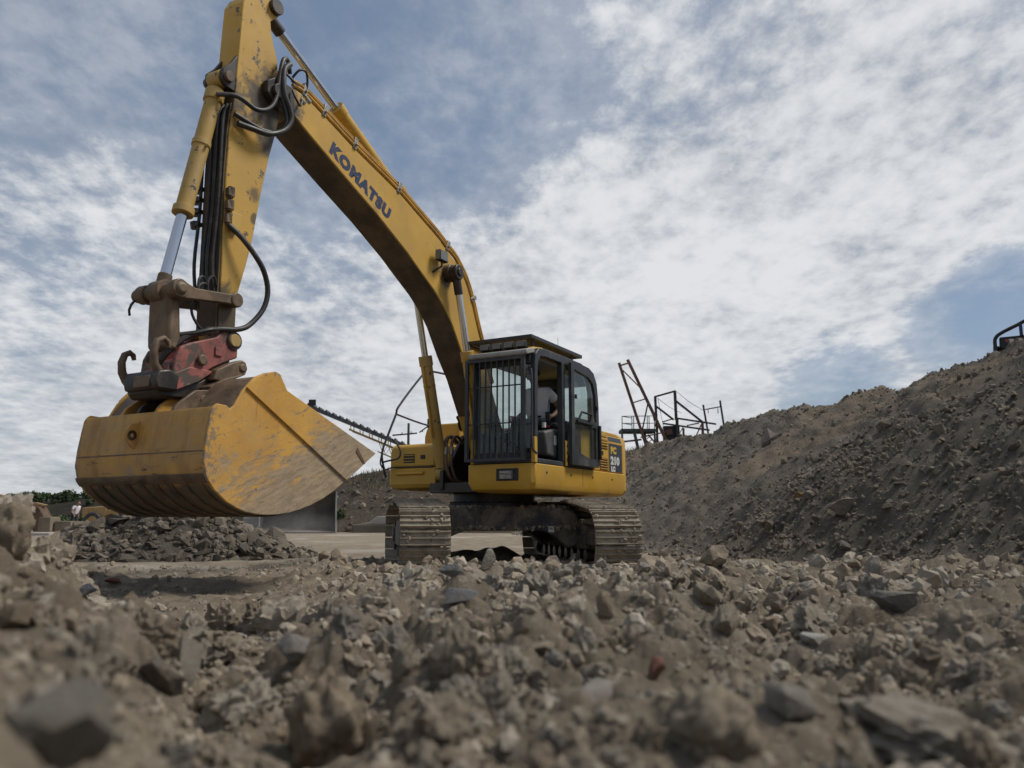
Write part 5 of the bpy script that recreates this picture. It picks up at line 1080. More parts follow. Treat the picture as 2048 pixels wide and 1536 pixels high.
def make_person(label, J0, M, hands, look):
    J = {k: Vector(v) for k, v in J0.items()}
    Rd = dict(pel=0.125, wst=(0.135, 0.115), chs=(0.165, 0.125), nkb=0.075, nk=0.055, hd0=0.062, hd1=(0.078, 0.09), hd2=(0.074, 0.088), hd3=0.045)
    E = [('pel', 'wst'), ('wst', 'chs'), ('chs', 'nkb'), ('nkb', 'nk'), ('nk', 'hd0'), ('hd0', 'hd1'), ('hd1', 'hd2'), ('hd2', 'hd3')]
    for s in 'lr':
        E += [('chs', s+'sh'), (s+'sh', s+'el'), (s+'el', s+'fa'), (s+'fa', s+'wr'), ('pel', s+'hp'), (s+'hp', s+'kn'), (s+'kn', s+'cf'), (s+'cf', s+'an'), (s+'an', s+'to')]
        J[s+'fa'] = J[s+'el']*0.65+J[s+'wr']*0.35; J[s+'cf'] = J[s+'kn']*0.68+J[s+'an']*0.32
        Rd.update({s+'sh': 0.062, s+'el': 0.043, s+'fa': 0.044, s+'wr': 0.028, s+'hp': 0.092, s+'kn': 0.062, s+'cf': 0.058, s+'an': 0.042, s+'to': 0.038})
        add_hand(J, E, Rd, J[s+'wr'], J[s+'el'], hands[s][0], hands[s][1], s)
    body = person_mesh('person', {k: v for k, v in J.items()}, E, Rd, 'pel', SKIN, None, 2); body.matrix_world = M
    tag(body, label, 'person')
    def grow(keys, edges, mat, name, g):
        RR2 = {k: (Rd[k]+g if isinstance(Rd[k], (int, float)) else (Rd[k][0]+g, Rd[k][1]+g)) for k in keys}
        person_mesh(name, {k: J[k] for k in keys}, edges, RR2, keys[0], mat, body, 2)
    for s in 'lr': J[s+'sl'] = J[s+'sh']*0.42+J[s+'el']*0.58; Rd[s+'sl'] = 0.058
    grow(['wst', 'pel', 'chs', 'nkb', 'lsh', 'rsh', 'lsl', 'rsl'], [('pel', 'wst'), ('wst', 'chs'), ('chs', 'nkb'), ('chs', 'lsh'), ('lsh', 'lsl'), ('chs', 'rsh'), ('rsh', 'rsl')], SHIRT, 'polo_shirt', 0.016)
    grow(['pel', 'lhp', 'lkn', 'lcf', 'lan', 'rhp', 'rkn', 'rcf', 'ran'], [('pel', 'lhp'), ('lhp', 'lkn'), ('lkn', 'lcf'), ('lcf', 'lan'), ('pel', 'rhp'), ('rhp', 'rkn'), ('rkn', 'rcf'), ('rcf', 'ran')], TROUS, 'trousers', 0.014)
    for s in 'lr':
        d = J[s+'to']-J[s+'an']; J[s+'b0'] = J[s+'an']+Vector((0, 0, -0.02))-d*0.25; J[s+'b1'] = J[s+'to']; J[s+'b2'] = J[s+'an']+Vector((0, 0, 0.06)); Rd[s+'b0'] = 0.045; Rd[s+'b1'] = 0.042; Rd[s+'b2'] = 0.05
        grow([s+'b0', s+'b1', s+'b2'], [(s+'b0', s+'b1'), (s+'b0', s+'b2')], BOOT, 'boot', 0.01)
    hc = J['hd2']; f = look.normalized(); sd = f.cross(Vector((0, 0, 1))).normalized()
    h = MB(); bmh = bmesh.new(); bmesh.ops.create_uvsphere(bmh, u_segments=16, v_segments=10, radius=1)
    for v in bmh.verts: v.co = hc-f*0.018+Vector((0, 0, 0.012))+sd*v.co.x*0.084+f*v.co.y*0.097+Vector((0, 0, 1))*v.co.z*0.092
    bmesh.ops.delete(bmh, geom=[v for v in bmh.verts if (v.co-hc).dot(f) > 0.045 and v.co.z < hc.z+0.055 or v.co.z < hc.z-0.055], context='VERTS')
    me = bpy.data.meshes.new('hair'); bmh.to_mesh(me); bmh.free(); me.materials.append(HAIR); shade(me, 180); ho = bpy.data.objects.new('hair', me); COL.objects.link(ho); ho.parent = body
    hm = J['hd1']
    fc = MB(); fc.prism([(-0.014, -0.02), (0.014, -0.02), (0.008, 0.045), (-0.008, 0.045)], 0, 0.024, 'y')
    fc.v = [tuple(hm+sd*p[0]+f*(0.084+p[1]*(1 if p[2] < 0 else 0.3))+Vector((0, 0, p[2]))) for p in fc.v]; fc.build('nose', SKIN, body, 0.006)
    for s in (-1, 1):
        MB().cyl(hm+sd*s*0.034+f*0.082+Vector((0, 0, 0.032)), hm+sd*s*0.034+f*0.091+Vector((0, 0, 0.032)), 0.012, 10).build('eye', WHITE, body)
        MB().cyl(hm+sd*s*0.034+f*0.0905+Vector((0, 0, 0.032)), hm+sd*s*0.034+f*0.093+Vector((0, 0, 0.032)), 0.006, 8).build('iris', HAIR, body)
        e_ = MB(); e_.cyl(hm+sd*s*0.074, hm+sd*s*0.092, 0.028, 12); e_.build('ear', SKIN, body, 0.006)
    MB().cyl(hm+sd*-0.022+f*0.083+Vector((0, 0, -0.042)), hm+sd*0.022+f*0.083+Vector((0, 0, -0.042)), 0.008, 8).build('mouth', plain('lips', (0.30, 0.13, 0.11), 0.5) if 'lips' not in MATS else MATS['lips'], body)
    return body
EM = Matrix.Translation((-0.27, 12.1, 0.0)) @ Matrix.Rotation(R(-119), 4, 'Z')
oJ = dict(pel=(0.14, 0.84, 2.03), wst=(0.17, 0.84, 2.17), chs=(0.23, 0.84, 2.40), nkb=(0.27, 0.84, 2.55), nk=(0.29, 0.84, 2.60), hd0=(0.31, 0.84, 2.64), hd1=(0.335, 0.84, 2.69), hd2=(0.335, 0.84, 2.735), hd3=(0.33, 0.84, 2.765),
          lsh=(0.21, 1.03, 2.485), lel=(0.05, 1.13, 2.25), lwr=(0.31, 1.125, 2.12), rsh=(0.21, 0.66, 2.485), rel=(0.07, 0.58, 2.25), rwr=(0.32, 0.555, 2.12),
          lhp=(0.22, 0.94, 2.01), lkn=(0.63, 0.97, 2.03), lan=(0.76, 0.97, 1.58), lto=(0.93, 0.98, 1.535), rhp=(0.22, 0.74, 2.01), rkn=(0.63, 0.72, 2.03), ran=(0.76, 0.72, 1.58), rto=(0.93, 0.71, 1.535))
make_person('operator in a white polo shirt and dark trousers seated in the excavator cab', oJ, EM, {'l': (vec(0, 0, 1), vec(0.97, 0, -0.1)), 'r': (vec(0, 0, 1), vec(0.97, 0, -0.1))}, vec(1, 0, -0.05))
wJ = dict(pel=(0, 0, 0.95), wst=(0.04, 0, 1.08), chs=(0.12, 0, 1.30), nkb=(0.19, 0, 1.44), nk=(0.22, 0, 1.49), hd0=(0.26, 0, 1.54), hd1=(0.29, 0, 1.60), hd2=(0.295, 0, 1.65), hd3=(0.295, 0, 1.69),
          lsh=(0.13, 0.2, 1.38), lel=(-0.06, 0.26, 1.14), lwr=(0.02, 0.25, 0.90), rsh=(0.13, -0.2, 1.38), rel=(0.10, -0.27, 1.10), rwr=(0.28, -0.24, 0.92),
          lhp=(0.0, 0.1, 0.92), lkn=(0.12, 0.11, 0.50), lan=(0.02, 0.11, 0.09), lto=(0.18, 0.12, 0.05), rhp=(0.0, -0.1, 0.92), rkn=(-0.02, -0.11, 0.49), ran=(-0.24, -0.11, 0.13), rto=(-0.10, -0.12, 0.06))
make_person('person in a white top and dark trousers walking by the concrete blocks', wJ, Matrix.Translation((-25.75, 48.3, float(gz(-25.75, 48.3))+0.02)) @ Matrix.Rotation(R(-25), 4, 'Z'), {'l': (vec(1, 0, 0), vec(0.15, 0, -1)), 'r': (vec(1, 0, 0), vec(0.4, 0, -0.9))}, vec(1, 0, -0.15))

# ------------------------------------------------------------------ single rocks that stand out
def single(name, label, cat, px, py, wpx, hpx, kind, seed, col, rot=(0, 0, 0), deep=0.9, matname=None, sink=0.25):
    x, y, z, k = to_ground(px, py+hpx*0.35)
    a, h = wpx/2*k/F_, hpx/2*k/F_
    bm = clod(seed, 4, 0.38, (1, 1, 1)) if kind == 'clod' else shard(seed, 16, (1, 1, 1), 3) if kind == 'rock' else shard(seed, 12, (1, 1, 1), 2)
    Rm = Matrix.Rotation(R(rot[2]), 3, 'Z') @ Matrix.Rotation(R(rot[1]), 3, 'Y') @ Matrix.Rotation(R(rot[0]), 3, 'X')
    off = Vector((seed, seed*2.1, 0))
    for v in bm.verts:
        v.co *= 1+0.05*mnoise.noise(v.co*4+off)+0.03*mnoise.noise(v.co*9+off)
        v.co = Rm @ Vector((v.co.x*a, v.co.y*a*deep, v.co.z*h))
    me = bpy.data.meshes.new(name); bm.to_mesh(me); bm.free(); shade(me, 70 if kind == 'clod' else 30)
    mt = rock_mat(f'stone_{seed}', [(0.0, tuple(1.22*q for q in col)), (1.0, tuple(1.22*q for q in col))], False, max(10, 34*min(1.6, 2.0/k)), (0.375, 0.305, 0.222), 0.55 if kind == 'clod' else 0.3, 0.7)
    me.materials.append(mt); o = bpy.data.objects.new(name, me); COL.objects.link(o); o.location = (x, y, z+h*(1-sink)*0.75)
    return tag(o, label, cat, None, 'thing')
single('earth_clod', 'tall tan earth clod standing up at the bottom edge left of centre', 'clod', 655, 1450, 130, 190, 'clod', 11, (0.31, 0.245, 0.17), (4, -6, 20))
single('rock', 'dark wedge-shaped slab leaning in the left foreground rubble', 'rock', 318, 1348, 112, 95, 'rock', 12, (0.14, 0.115, 0.09), (30, 38, 15), 0.5)
single('boulder', 'large dark grey boulder out of focus in the bottom left corner', 'boulder', 105, 1450, 250, 200, 'rock', 13, (0.20, 0.18, 0.15), (10, 5, 30))
single('brick_fragment', 'broken orange-red brick piece in the right foreground rubble', 'brick', 1312, 1335, 44, 66, 'shard', 14, (0.24, 0.10, 0.068), (10, 20, 30))
single('rock', 'pale curved flake of stone lying in the foreground left of the brick piece', 'rock', 1190, 1385, 140, 42, 'rock', 15, (0.36, 0.32, 0.27), (10, -14, 10), 0.6)
single('rock', 'pale faceted rock beside the flat patch in the right middle ground', 'rock', 1450, 1242, 62, 78, 'rock', 16, (0.34, 0.29, 0.21), (10, 15, 50))
single('boulder', 'long pale brown boulder low on the spoil bank', 'boulder', 1692, 1012, 70, 44, 'rock', 17, (0.28, 0.235, 0.185), (5, -12, 10))
single('boulder', 'big square grey slab stuck in the face of the spoil bank', 'boulder', 1536, 872, 52, 48, 'shard', 18, (0.26, 0.225, 0.20), (25, -20, 30), 0.6)
single('rock', 'flat-topped grey rock in the rubble left of centre', 'rock', 584, 1296, 84, 74, 'rock', 19, (0.26, 0.24, 0.215), (5, 8, 40))
single('rock', 'pointed pale stone standing in front of the gap between the tracks', 'rock', 974, 1118, 36, 56, 'shard', 20, (0.33, 0.30, 0.25), (0, 12, 20), 0.7)
single('rock', 'upright tan rock on the flat patch right of centre', 'rock', 1213, 1210, 52, 62, 'rock', 21, (0.34, 0.27, 0.185), (0, -8, 60))
single('rock_slab', 'long bluish grey slab half buried below the left track', 'slab', 915, 1190, 112, 34, 'shard', 22, (0.19, 0.195, 0.20), (5, 4, 10), 0.5)
single('rock_slab', 'flat grey slab lying just in front of the left track', 'slab', 905, 1140, 56, 36, 'shard', 23, (0.24, 0.235, 0.23), (25, 10, 20), 0.5)
single('boulder', 'rounded grey boulder in the rubble at the right edge', 'boulder', 1795, 1198, 100, 76, 'rock', 24, (0.27, 0.25, 0.215), (8, 14, 10))
single('brick_fragment', 'small red brick chip on the gravel at the left', 'brick', 228, 1160, 34, 15, 'shard', 25, (0.26, 0.075, 0.05), (5, 5, 10), 0.7)
single('rock_slab', 'blue-grey flaky slab on the gravel at the left', 'slab', 168, 1178, 72, 26, 'shard', 26, (0.16, 0.175, 0.20), (10, -22, 10), 0.5)
single('rock', 'blocky pale rock with a grey flank below the spoil bank', 'rock', 1412, 1188, 70, 68, 'rock', 27, (0.32, 0.265, 0.195), (12, 10, 15))
single('rock', 'whitish stone in the rubble of the right foreground', 'rock', 1625, 1275, 70, 36, 'rock', 28, (0.44, 0.42, 0.38), (5, 12, 10), 0.7)
single('rock', 'ochre stone at the foot of the spoil bank face', 'rock', 1598, 990, 24, 18, 'shard', 29, (0.28, 0.15, 0.05), (5, 5, 10))
single('boulder', 'smooth grey boulder out of focus in the right foreground', 'boulder', 1580, 1400, 110, 74, 'rock', 30, (0.30, 0.27, 0.23), (10, 16, 20))
single('earth_clod', 'pale lumpy clod out of focus at the lower right', 'clod', 1420, 1450, 150, 150, 'clod', 31, (0.36, 0.295, 0.215), (5, 25, 0))
single('boulder', 'wide lumpy boulder out of focus in the bottom right corner', 'boulder', 1850, 1465, 280, 110, 'clod', 32, (0.33, 0.29, 0.235), (6, 8, 10))
single('rock', 'oval tan rock in the rubble below the left track', 'rock', 805, 1325, 44, 74, 'clod', 33, (0.34, 0.285, 0.215), (0, 12, 0))
single('earth_clod', 'big tan clod standing on the rubble ridge at the left edge', 'clod', 15, 1060, 70, 110, 'clod', 34, (0.30, 0.24, 0.165), (0, 4, 0))
single('rock', 'brown rounded rock in the rubble at the left edge', 'rock', 35, 1225, 86, 72, 'rock', 35, (0.25, 0.19, 0.13), (5, -8, 10))

# ------------------------------------------------------------------ behind the machine
def G(x, y): return float(gz(x, y))
# quarry face with a terrace on top
ex = np.linspace(-30, 60, 220); ey = np.concatenate([np.linspace(42.5, 52, 60), np.linspace(53, 160, 26)]); EX, EY = np.meshgrid(ex, ey)
top = np.interp(EX, [-30, -17, -13, -10, -7.5, -4, 3, 6, 9, 60], [0.0, 0.0, 1.6, 3.0, 3.5, 3.7, 3.9, 4.4, 5.0, 5.2])
tt = np.clip((EY-43.2-0.5*fbm(EX*0.25, EY*0+1, 2, 5))/5.2, -0.05, 1.0)
EZ = top*(tt**0.9*(tt > 0))+0.18*fbm(EX*0.5, EY*0.5, 3, 6)*sstep(0, 0.15, tt)*(top > 0.3)+0.06*billow(EX*1.6, EY*1.6, 2, 8)*(tt > 0.02)*(top > 0.3)-0.12*(tt <= 0)-0.3*(top < 0.05)
face = grid_mesh('quarry_face', EX, EY, EZ, EMBE)
def ez(x, y): 
    i = np.argmin(np.abs(ey-y)); j = np.argmin(np.abs(ex-x)); return float(EZ[i, j])
n = 420; x = RNG.uniform(-12.5, 9, n); tq_ = RNG.uniform(0, 1, n); y = 43.4+5*tq_; pos = np.array([[a, b, ez(a, b)+0.02] for a, b in zip(x, y)]); join_rocks('face_rubble', T_LO, pos, np.clip(0.09*np.exp(RNG.normal(0, 0.5, n)), 0.04, 0.3), BROCKA, face)
LEAF, t_ = newmat('leaf_green'); t_.out(t_.mix(t_.rng(t_.noise(0.9, 5, 0.7), 0.3, 0.7), (0.016, 0.032, 0.010), (0.055, 0.085, 0.022)), 0.7)
GRASS, t_ = newmat('dry_grass_green'); t_.out(t_.mix(t_.rng(t_.noise(1.5, 5, 0.7), 0.35, 0.65), (0.055, 0.075, 0.025), (0.15, 0.13, 0.06)), 0.8)
def leaf_cloud(name, centres, radii, count, size, mat, parent=None, kind=None, flat=1.0):
    c = np.asarray(centres); w_ = np.asarray(radii)**2; ix = RNG.choice(len(c), count, p=w_/w_.sum())
    dd = RNG.normal(size=(count, 3)); dd /= np.linalg.norm(dd, axis=1)[:, None]; rr_ = RNG.uniform(0.35, 1.0, count)**0.5
    p = c[ix]+dd*(np.asarray(radii)[ix]*rr_)[:, None]*np.array([1, 1, flat])
    a = RNG.normal(size=(count, 3)); a /= np.linalg.norm(a, axis=1)[:, None]; b = np.cross(a, RNG.normal(size=(count, 3))); b /= np.linalg.norm(b, axis=1)[:, None]
    s_ = size*RNG.uniform(0.6, 1.4, count)[:, None]
    V = np.stack([p-a*s_, p+b*s_*0.55, p+a*s_, p-b*s_*0.55], 1).reshape(-1, 3); Fq = np.arange(count*4).reshape(-1, 4)
    o = np_mesh(name, V, Fq, mat, False); o.parent = parent
    if kind: o['kind'] = kind
    return o
def blades(name, pts, h, mat, label=None, w=0.03):
    n_ = len(pts); a = RNG.uniform(0, 6.28, n_); hh = h*RNG.uniform(0.5, 1.3, n_); lean = RNG.normal(0, 0.25, (n_, 2))*hh[:, None]
    dx = np.stack([np.cos(a), np.sin(a), 0*a], -1)*w; tip = pts+np.concatenate([lean, hh[:, None]], 1)
    V = np.stack([pts-dx, pts+dx, tip], 1).reshape(-1, 3); o = np_mesh(name, V, np.arange(n_*3).reshape(-1, 3), mat, False)
    return tag(o, label, None, None, 'stuff')
gp = [];
for k in range(5200):
    x = random.choice((random.uniform(-9.5, -3), random.uniform(2, 14), random.uniform(5.5, 10))); y = random.uniform(46.6, 53) if x < 2 else random.uniform(46.8, 58)
    gp.append((x, y, ez(x, y)-0.05))
g_ = blades('grass', np.array(gp), 0.30, GRASS, w=0.03); g_['label'] = 'rough green grass along the top of the quarry face'; g_['category'] = 'grass'
# vegetated rise at the far left
hx = np.linspace(-140, -14, 90); hy = np.linspace(62, 130, 40); HX, HY = np.meshgrid(hx, hy)
ht = np.interp(HX, [-140, -60, -47, -40, -34, -26, -18, -14], [3.2, 2.7, 2.4, 2.5, 3.0, 3.2, 2.0, 0.0])
HZ = ht*sstep(63, 74, HY)+0.2*fbm(HX*0.2, HY*0.2, 3, 15)*sstep(64, 74, HY)-0.1
DARKE = earth_mat('dark_soil', [(0.035, 0.03, 0.022), (0.06, 0.05, 0.035), (0.05, 0.055, 0.025), (0.07, 0.06, 0.045)], 0.3, 3, 0.8)
grid_mesh('hillside', HX, HY, HZ, DARKE)
cs_ = []; rs_ = []
for k in range(190):
    x = random.uniform(-62, -19); y = random.uniform(70, 82); z = float(np.interp(x, [-140, -60, -47, -40, -34, -26, -18], [3.2, 2.7, 2.4, 2.5, 3.0, 3.2, 2.0]))*float(sstep(63, 74, np.array(y)))
    r = random.uniform(0.35, 0.75); cs_.append((x, y, z+r*0.3)); rs_.append(r)
for k in range(26):
    x = random.uniform(-35, -27); y = random.uniform(62, 66); r = random.uniform(0.35, 0.8); cs_.append((x, y, r*0.7)); rs_.append(r)
hg = leaf_cloud('hedge', cs_, rs_, 26000, 0.14, LEAF, None, 'stuff', 0.85); tag(hg, 'dark green scrub covering the far hillside at the left', 'scrub')
sh = leaf_cloud('shrub', [(-8.95, 42.9, 0.95), (-9.15, 43.0, 0.85)], [0.28, 0.22], 500, 0.06, LEAF); tag(sh, 'small bright green shrub at the foot of the quarry face', 'shrub')
sb_ = MB().tube([(-9.05, 42.9, 0.0), (-9.05, 42.9, 0.5), (-9.0, 42.9, 0.9)], 0.02, 6).build('stem', RUSTY, sh)
CONC = plain('concrete', (0.36, 0.34, 0.31), 0.9, 0, 0.15, 1.2, dust=0.3, bump=0.3); CONCT = plain('tan_concrete', (0.20, 0.162, 0.118), 0.9, 0, 0.2, 1.2, dust=0.3, bump=0.3); CONCD = plain('dark_concrete', (0.14, 0.12, 0.095), 0.9, 0, 0.25, 1.0, dust=0.2, bump=0.3)
# loader bucket parked on the quarry floor
lb = tag(empty('loader_bucket', (-10.85, 41.6, 0), R(17)), 'wide dusty grey loader bucket standing on the quarry floor behind the excavator bucket', 'loader bucket')
LBM = plain('grey_bucket_steel', (0.10, 0.087, 0.074), 0.75, 0, 0.3, 1.2, dust=0.6, dustcol=(0.25, 0.22, 0.19)); LBE = plain('bare_steel_edge', (0.26, 0.255, 0.25), 0.5, 0.3, 0.2, 3)
prf = [(-0.75, 0.02), (-0.2, 0.05), (0.35, 0.12), (0.72, 0.45), (0.85, 0.95), (0.72, 1.5), (0.4, 1.9), (-0.05, 2.07)]; pin_ = [(p[0]-0.05, p[1]+0.05) for p in prf]
MB().prism([(p[0], p[1]) for p in prf]+[(p[0], p[1]) for p in reversed(pin_)], -1.85, 1.85, 'x').build('shell', LBM, lb, 0.01, 40)
for sx in (-1.85, 1.83): MB().prism([(-0.85, 0.0), (0.35, 0.1), (0.74, 0.45), (0.87, 0.95), (0.74, 1.52), (0.42, 1.93), (-0.30, 2.08), (-0.36, 1.2)], sx, sx+0.04, 'x').build('side_plate', LBM, lb, 0.006)
MB().prism([(-0.87, -0.005), (-0.83, 0.02), (-0.34, 1.2), (-0.28, 2.09), (-0.33, 2.09), (-0.40, 1.2)], 1.815, 1.885, 'x').build('side_edge', LBE, lb); MB().prism([(-0.87, -0.005), (-0.83, 0.02), (-0.34, 1.2), (-0.28, 2.09), (-0.33, 2.09), (-0.40, 1.2)], -1.885, -1.815, 'x').build('side_edge', LBE, lb)
MB().box((-1.85, 1.85), (-1.02, -0.6), (0.0, 0.035)).build('cutting_edge', LBE, lb)
def block(name, label, x, y, z, mat, group=None, rz=0.0, bev=0.04, cat='concrete block'):  # noqa
    cxx = (x[0]+x[1])/2; cyy = (y[0]+y[1])/2; z0 = G(cxx, cyy)-0.03
    o = MB().box((x[0]-cxx, x[1]-cxx), (y[0]-cyy, y[1]-cyy), (z[0], z[1])).build(name, mat, None, bev); o.location = (cxx, cyy, z0); o.rotation_euler = (0, 0, R(rz)); return tag(o, label, cat, group, 'thing')
block('concrete_block', 'light grey concrete block left of the dusty loader bucket', (-13.6, -12.65), (41.5, 42.4), (0, 0.82), CONC)
block('concrete_beam', 'dark concrete beam on the quarry floor under the pale slab', (-8.25, -3.0), (42.3, 43.3), (0, 0.47), CONCD, bev=0.06)
o = MB().prism([(-8.0, 0.50), (-7.35, 0.60), (-6.95, 0.90), (-3.0, 0.90), (-3.0, 0.50)], 42.35, 43.25, 'y').build('concrete_slab', CONC, None, 0.03); o.location = (0, 0, G(-6, 42.8)-0.05); tag(o, 'pale concrete slab with a sloped end on top of the dark beam', 'slab', None, 'thing')
block('concrete_block', 'tall tan concrete block in front of the brown digger bucket', (-26.9, -25.95), (46.2, 47.2), (0, 0.86), CONCT, 'concrete blocks in the far left')
block('concrete_block', 'low tan concrete block between the tall block and the walking person', (-25.9, -24.95), (46.5, 47.4), (0, 0.62), CONCT, 'concrete blocks in the far left')
block('concrete_block', 'tan concrete block on the far side of the walking person', (-25.2, -23.6), (49.2, 50.2), (0, 0.66), CONCT, 'concrete blocks in the far left')
block('concrete_slab', 'thin pale slab lying on the ground before the tan blocks', (-22.2, -20.4), (36.2, 37.0), (0, 0.16), CONC, rz=4, cat='slab')
# second digger, mostly out of the picture at the left
d2 = tag(empty('digger', (-32.0, 46.0, G(-32, 46)), R(8)), 'second digger at the left edge lowering its rusty brown bucket to the ground', 'digger')
RB = plain('rusty_bucket_steel', (0.10, 0.055, 0.03), 0.7, 0.1, 0.4, 2, dust=0.3); OY = paint('orange_yellow_paint', (0.30, 0.17, 0.045), dust=0.7, chips=0.5)
MB().prism([(4.75, 1.45), (5.3, 1.40), (5.75, 0.65), (5.95, 0.12), (5.6, 0.02), (5.0, 0.1), (4.6, 0.55), (4.55, 1.1)], -0.55, 0.55, 'y').build('bucket', RB, d2, 0.05, 35)
for k in range(4): MB().prism([(5.75, 0.22), (5.98, 0.12), (6.05, 0.05), (5.75, 0.08)], -0.5+k*0.3, -0.4+k*0.3, 'y').build('tooth', RB, d2)
MB().prism([(4.7, 1.45), (5.4, 1.42), (5.5, 1.52), (4.95, 1.66), (4.6, 1.62)], -0.2, 0.2, 'y').build('quick_hitch', OY, d2, 0.03)
MB().prism([(4.6, 1.35), (4.95, 1.5), (3.6, 1.95), (2.6, 2.2), (2.4, 1.9)], -0.17, 0.17, 'y').build('stick', OY, d2, 0.03); MB().prism([(2.9, 2.1), (2.6, 2.35), (1.3, 2.6), (0.1, 1.6), (0.5, 1.4), (1.4, 2.15)], -0.2, 0.2, 'y').build('boom', OY, d2, 0.03)
MB().cyl((1.0, 0.25, 1.3), (1.5, 0.25, 2.3), 0.07, 12).build('boom_cylinder', CHROME, d2); MB().cyl((1.6, 0, 2.6), (2.6, 0, 2.35), 0.08, 12).build('stick_cylinder', OY, d2)
MB().box((-2.2, 0.9), (-1.2, 1.2), (0.95, 1.9)).build('house', OY, d2, 0.08); MB().box((-0.5, 1.0), (0.25, 1.2), (1.3, 2.8)).build('cab', DARK, d2, 0.08); MB().box((0.2, 1.02), (0.32, 1.22), (1.9, 2.65)).build('cab_window', GLASS, d2)
for sy in (-1.0, 1.0): MB().prism([(-1.9, 0.4), (-1.6, 0.85), (1.6, 0.85), (1.9, 0.4), (1.6, 0.0), (-1.6, 0.0)], sy-0.25, sy+0.25, 'y').build('track', MUD, d2, 0.05)
# yellow wheel loader far behind the slate pile
wl = tag(empty('wheel_loader', (-29.0, 60.0, G(-29.0, 60)), R(12)), 'small yellow wheel loader with a grey cab parked beyond the walking person', 'wheel loader')
MB().prism([(-2.1, 0.75), (-2.1, 1.5), (-0.5, 1.62), (-0.4, 0.7)], -0.6, 0.6, 'y').build('engine_cover', OY, wl, 0.06); MB().box((-0.5, 0.55), (-0.6, 0.6), (0.7, 1.35)).build('chassis', OY, wl, 0.05); MB().box((0.5, 1.7), (-0.4, 0.4), (0.55, 1.15)).build('front_frame', OY, wl, 0.05)
MB().prism([(-0.45, 1.35), (-0.38, 2.5), (0.42, 2.5), (0.6, 1.35)], -0.55, 0.55, 'y').build('cab', GREYP, wl, 0.05)
MB().prism([(-0.3, 1.7), (-0.25, 2.35), (0.35, 2.35), (0.45, 1.7)], -0.57, 0.57, 'y').build('cab_window', GLASS, wl)
for x_ in (-1.3, 1.1):
    for y_ in (-0.75, 0.75):
        wv = MB().cyl((x_, y_-0.2, 0.58), (x_, y_+0.2, 0.58), 0.58, 22).build('wheel', RUBBER, wl, 0.06); MB().cyl((x_, y_-0.21, 0.58), (x_, y_+0.21, 0.58), 0.3, 18).build('rim', OY, wv, 0.01)
MB().prism([(1.5, 1.0), (1.6, 1.15), (2.4, 0.7), (2.4, 0.55)], -0.3, 0.3, 'y').build('lift_arm', OY, wl, 0.03); MB().prism([(2.3, 0.0), (3.1, 0.03), (2.7, 0.15), (2.45, 0.5), (2.65, 0.95), (2.35, 0.95), (2.2, 0.5)], -1.0, 1.0, 'y').build('bucket', LBM, wl, 0.02)
# belt conveyor
cv = tag(empty('belt_conveyor', (-13.7, 56.0, 0)), 'long inclined belt conveyor with yellow lattice frame rising behind the big bucket', 'conveyor')
BELTM = plain('conveyor_steel', (0.085, 0.09, 0.10), 0.7, 0, 0.25, 1.5, dust=0.3); CVY = plain('conveyor_yellow', (0.36, 0.22, 0.035), 0.6, 0, 0.25, 1.5, dust=0.5)
def cp_(x, dz=0.0): return (x, 8.42-0.409*x+dz)
LX = 17.5
MB().prism([cp_(-0.3, -0.02), cp_(LX, -0.02), cp_(LX, -0.30), cp_(-0.3, -0.30)], -0.5, 0.5, 'y').build('belt', BELTM, cv, 0.03)
MB().cyl((-0.25, -0.55, 8.42), (-0.25, 0.55, 8.42), 0.25, 16).build('head_drum', BELTM, cv); MB().box((-0.35, 0.15), (-0.62, -0.5), (8.45, 8.85)).build('drive_motor', BLACK, cv, 0.03)
for k in range(36):
    x, z = cp_(0.4+k*0.48)
    MB().prism([(x-0.07, z-0.05), (x-0.04, z+0.09), (x+0.04, z+0.07), (x+0.07, z-0.08)], -0.58, 0.58, 'y').build('idler_frame', BELTM, cv)
for sy in (-0.56, 0.56):
    MB().prism([cp_(2.5, -0.55), cp_(LX, -0.55), cp_(LX, -0.68), cp_(2.5, -0.68)], sy-0.05, sy+0.05, 'y').build('stringer', CVY, cv)
    MB().prism([cp_(4.5, -1.28), cp_(LX, -1.28), cp_(LX, -1.36), cp_(4.5, -1.36)], sy-0.04, sy+0.04, 'y').build('chord', CVY, cv)
    for k in range(22):
        x0 = 2.6+k*0.65; a0 = cp_(x0, -0.25); b0 = cp_(x0+0.02, -0.6); MB().tube([(a0[0], sy, a0[1]), (b0[0], sy, b0[1])], 0.035, 5).build('strut', CVY, cv)
        if x0 > 4.4 and x0+0.65 < LX:
            a0 = cp_(x0, -0.6); b0 = cp_(x0+0.33, -1.32); c0 = cp_(x0+0.65, -0.6); MB().tube([(a0[0], sy, a0[1]), (b0[0], sy, b0[1]), (c0[0], sy, c0[1])], 0.03, 5).build('lattice_bar', CVY, cv)
for x in (11.5,):
    for sy in (-0.6, 0.6): a0 = cp_(x, -0.7); MB().tube([(a0[0], sy, a0[1]), (a0[0]+0.3, sy*1.8, 0.0)], 0.07, 6).build('support_leg', CVY, cv)
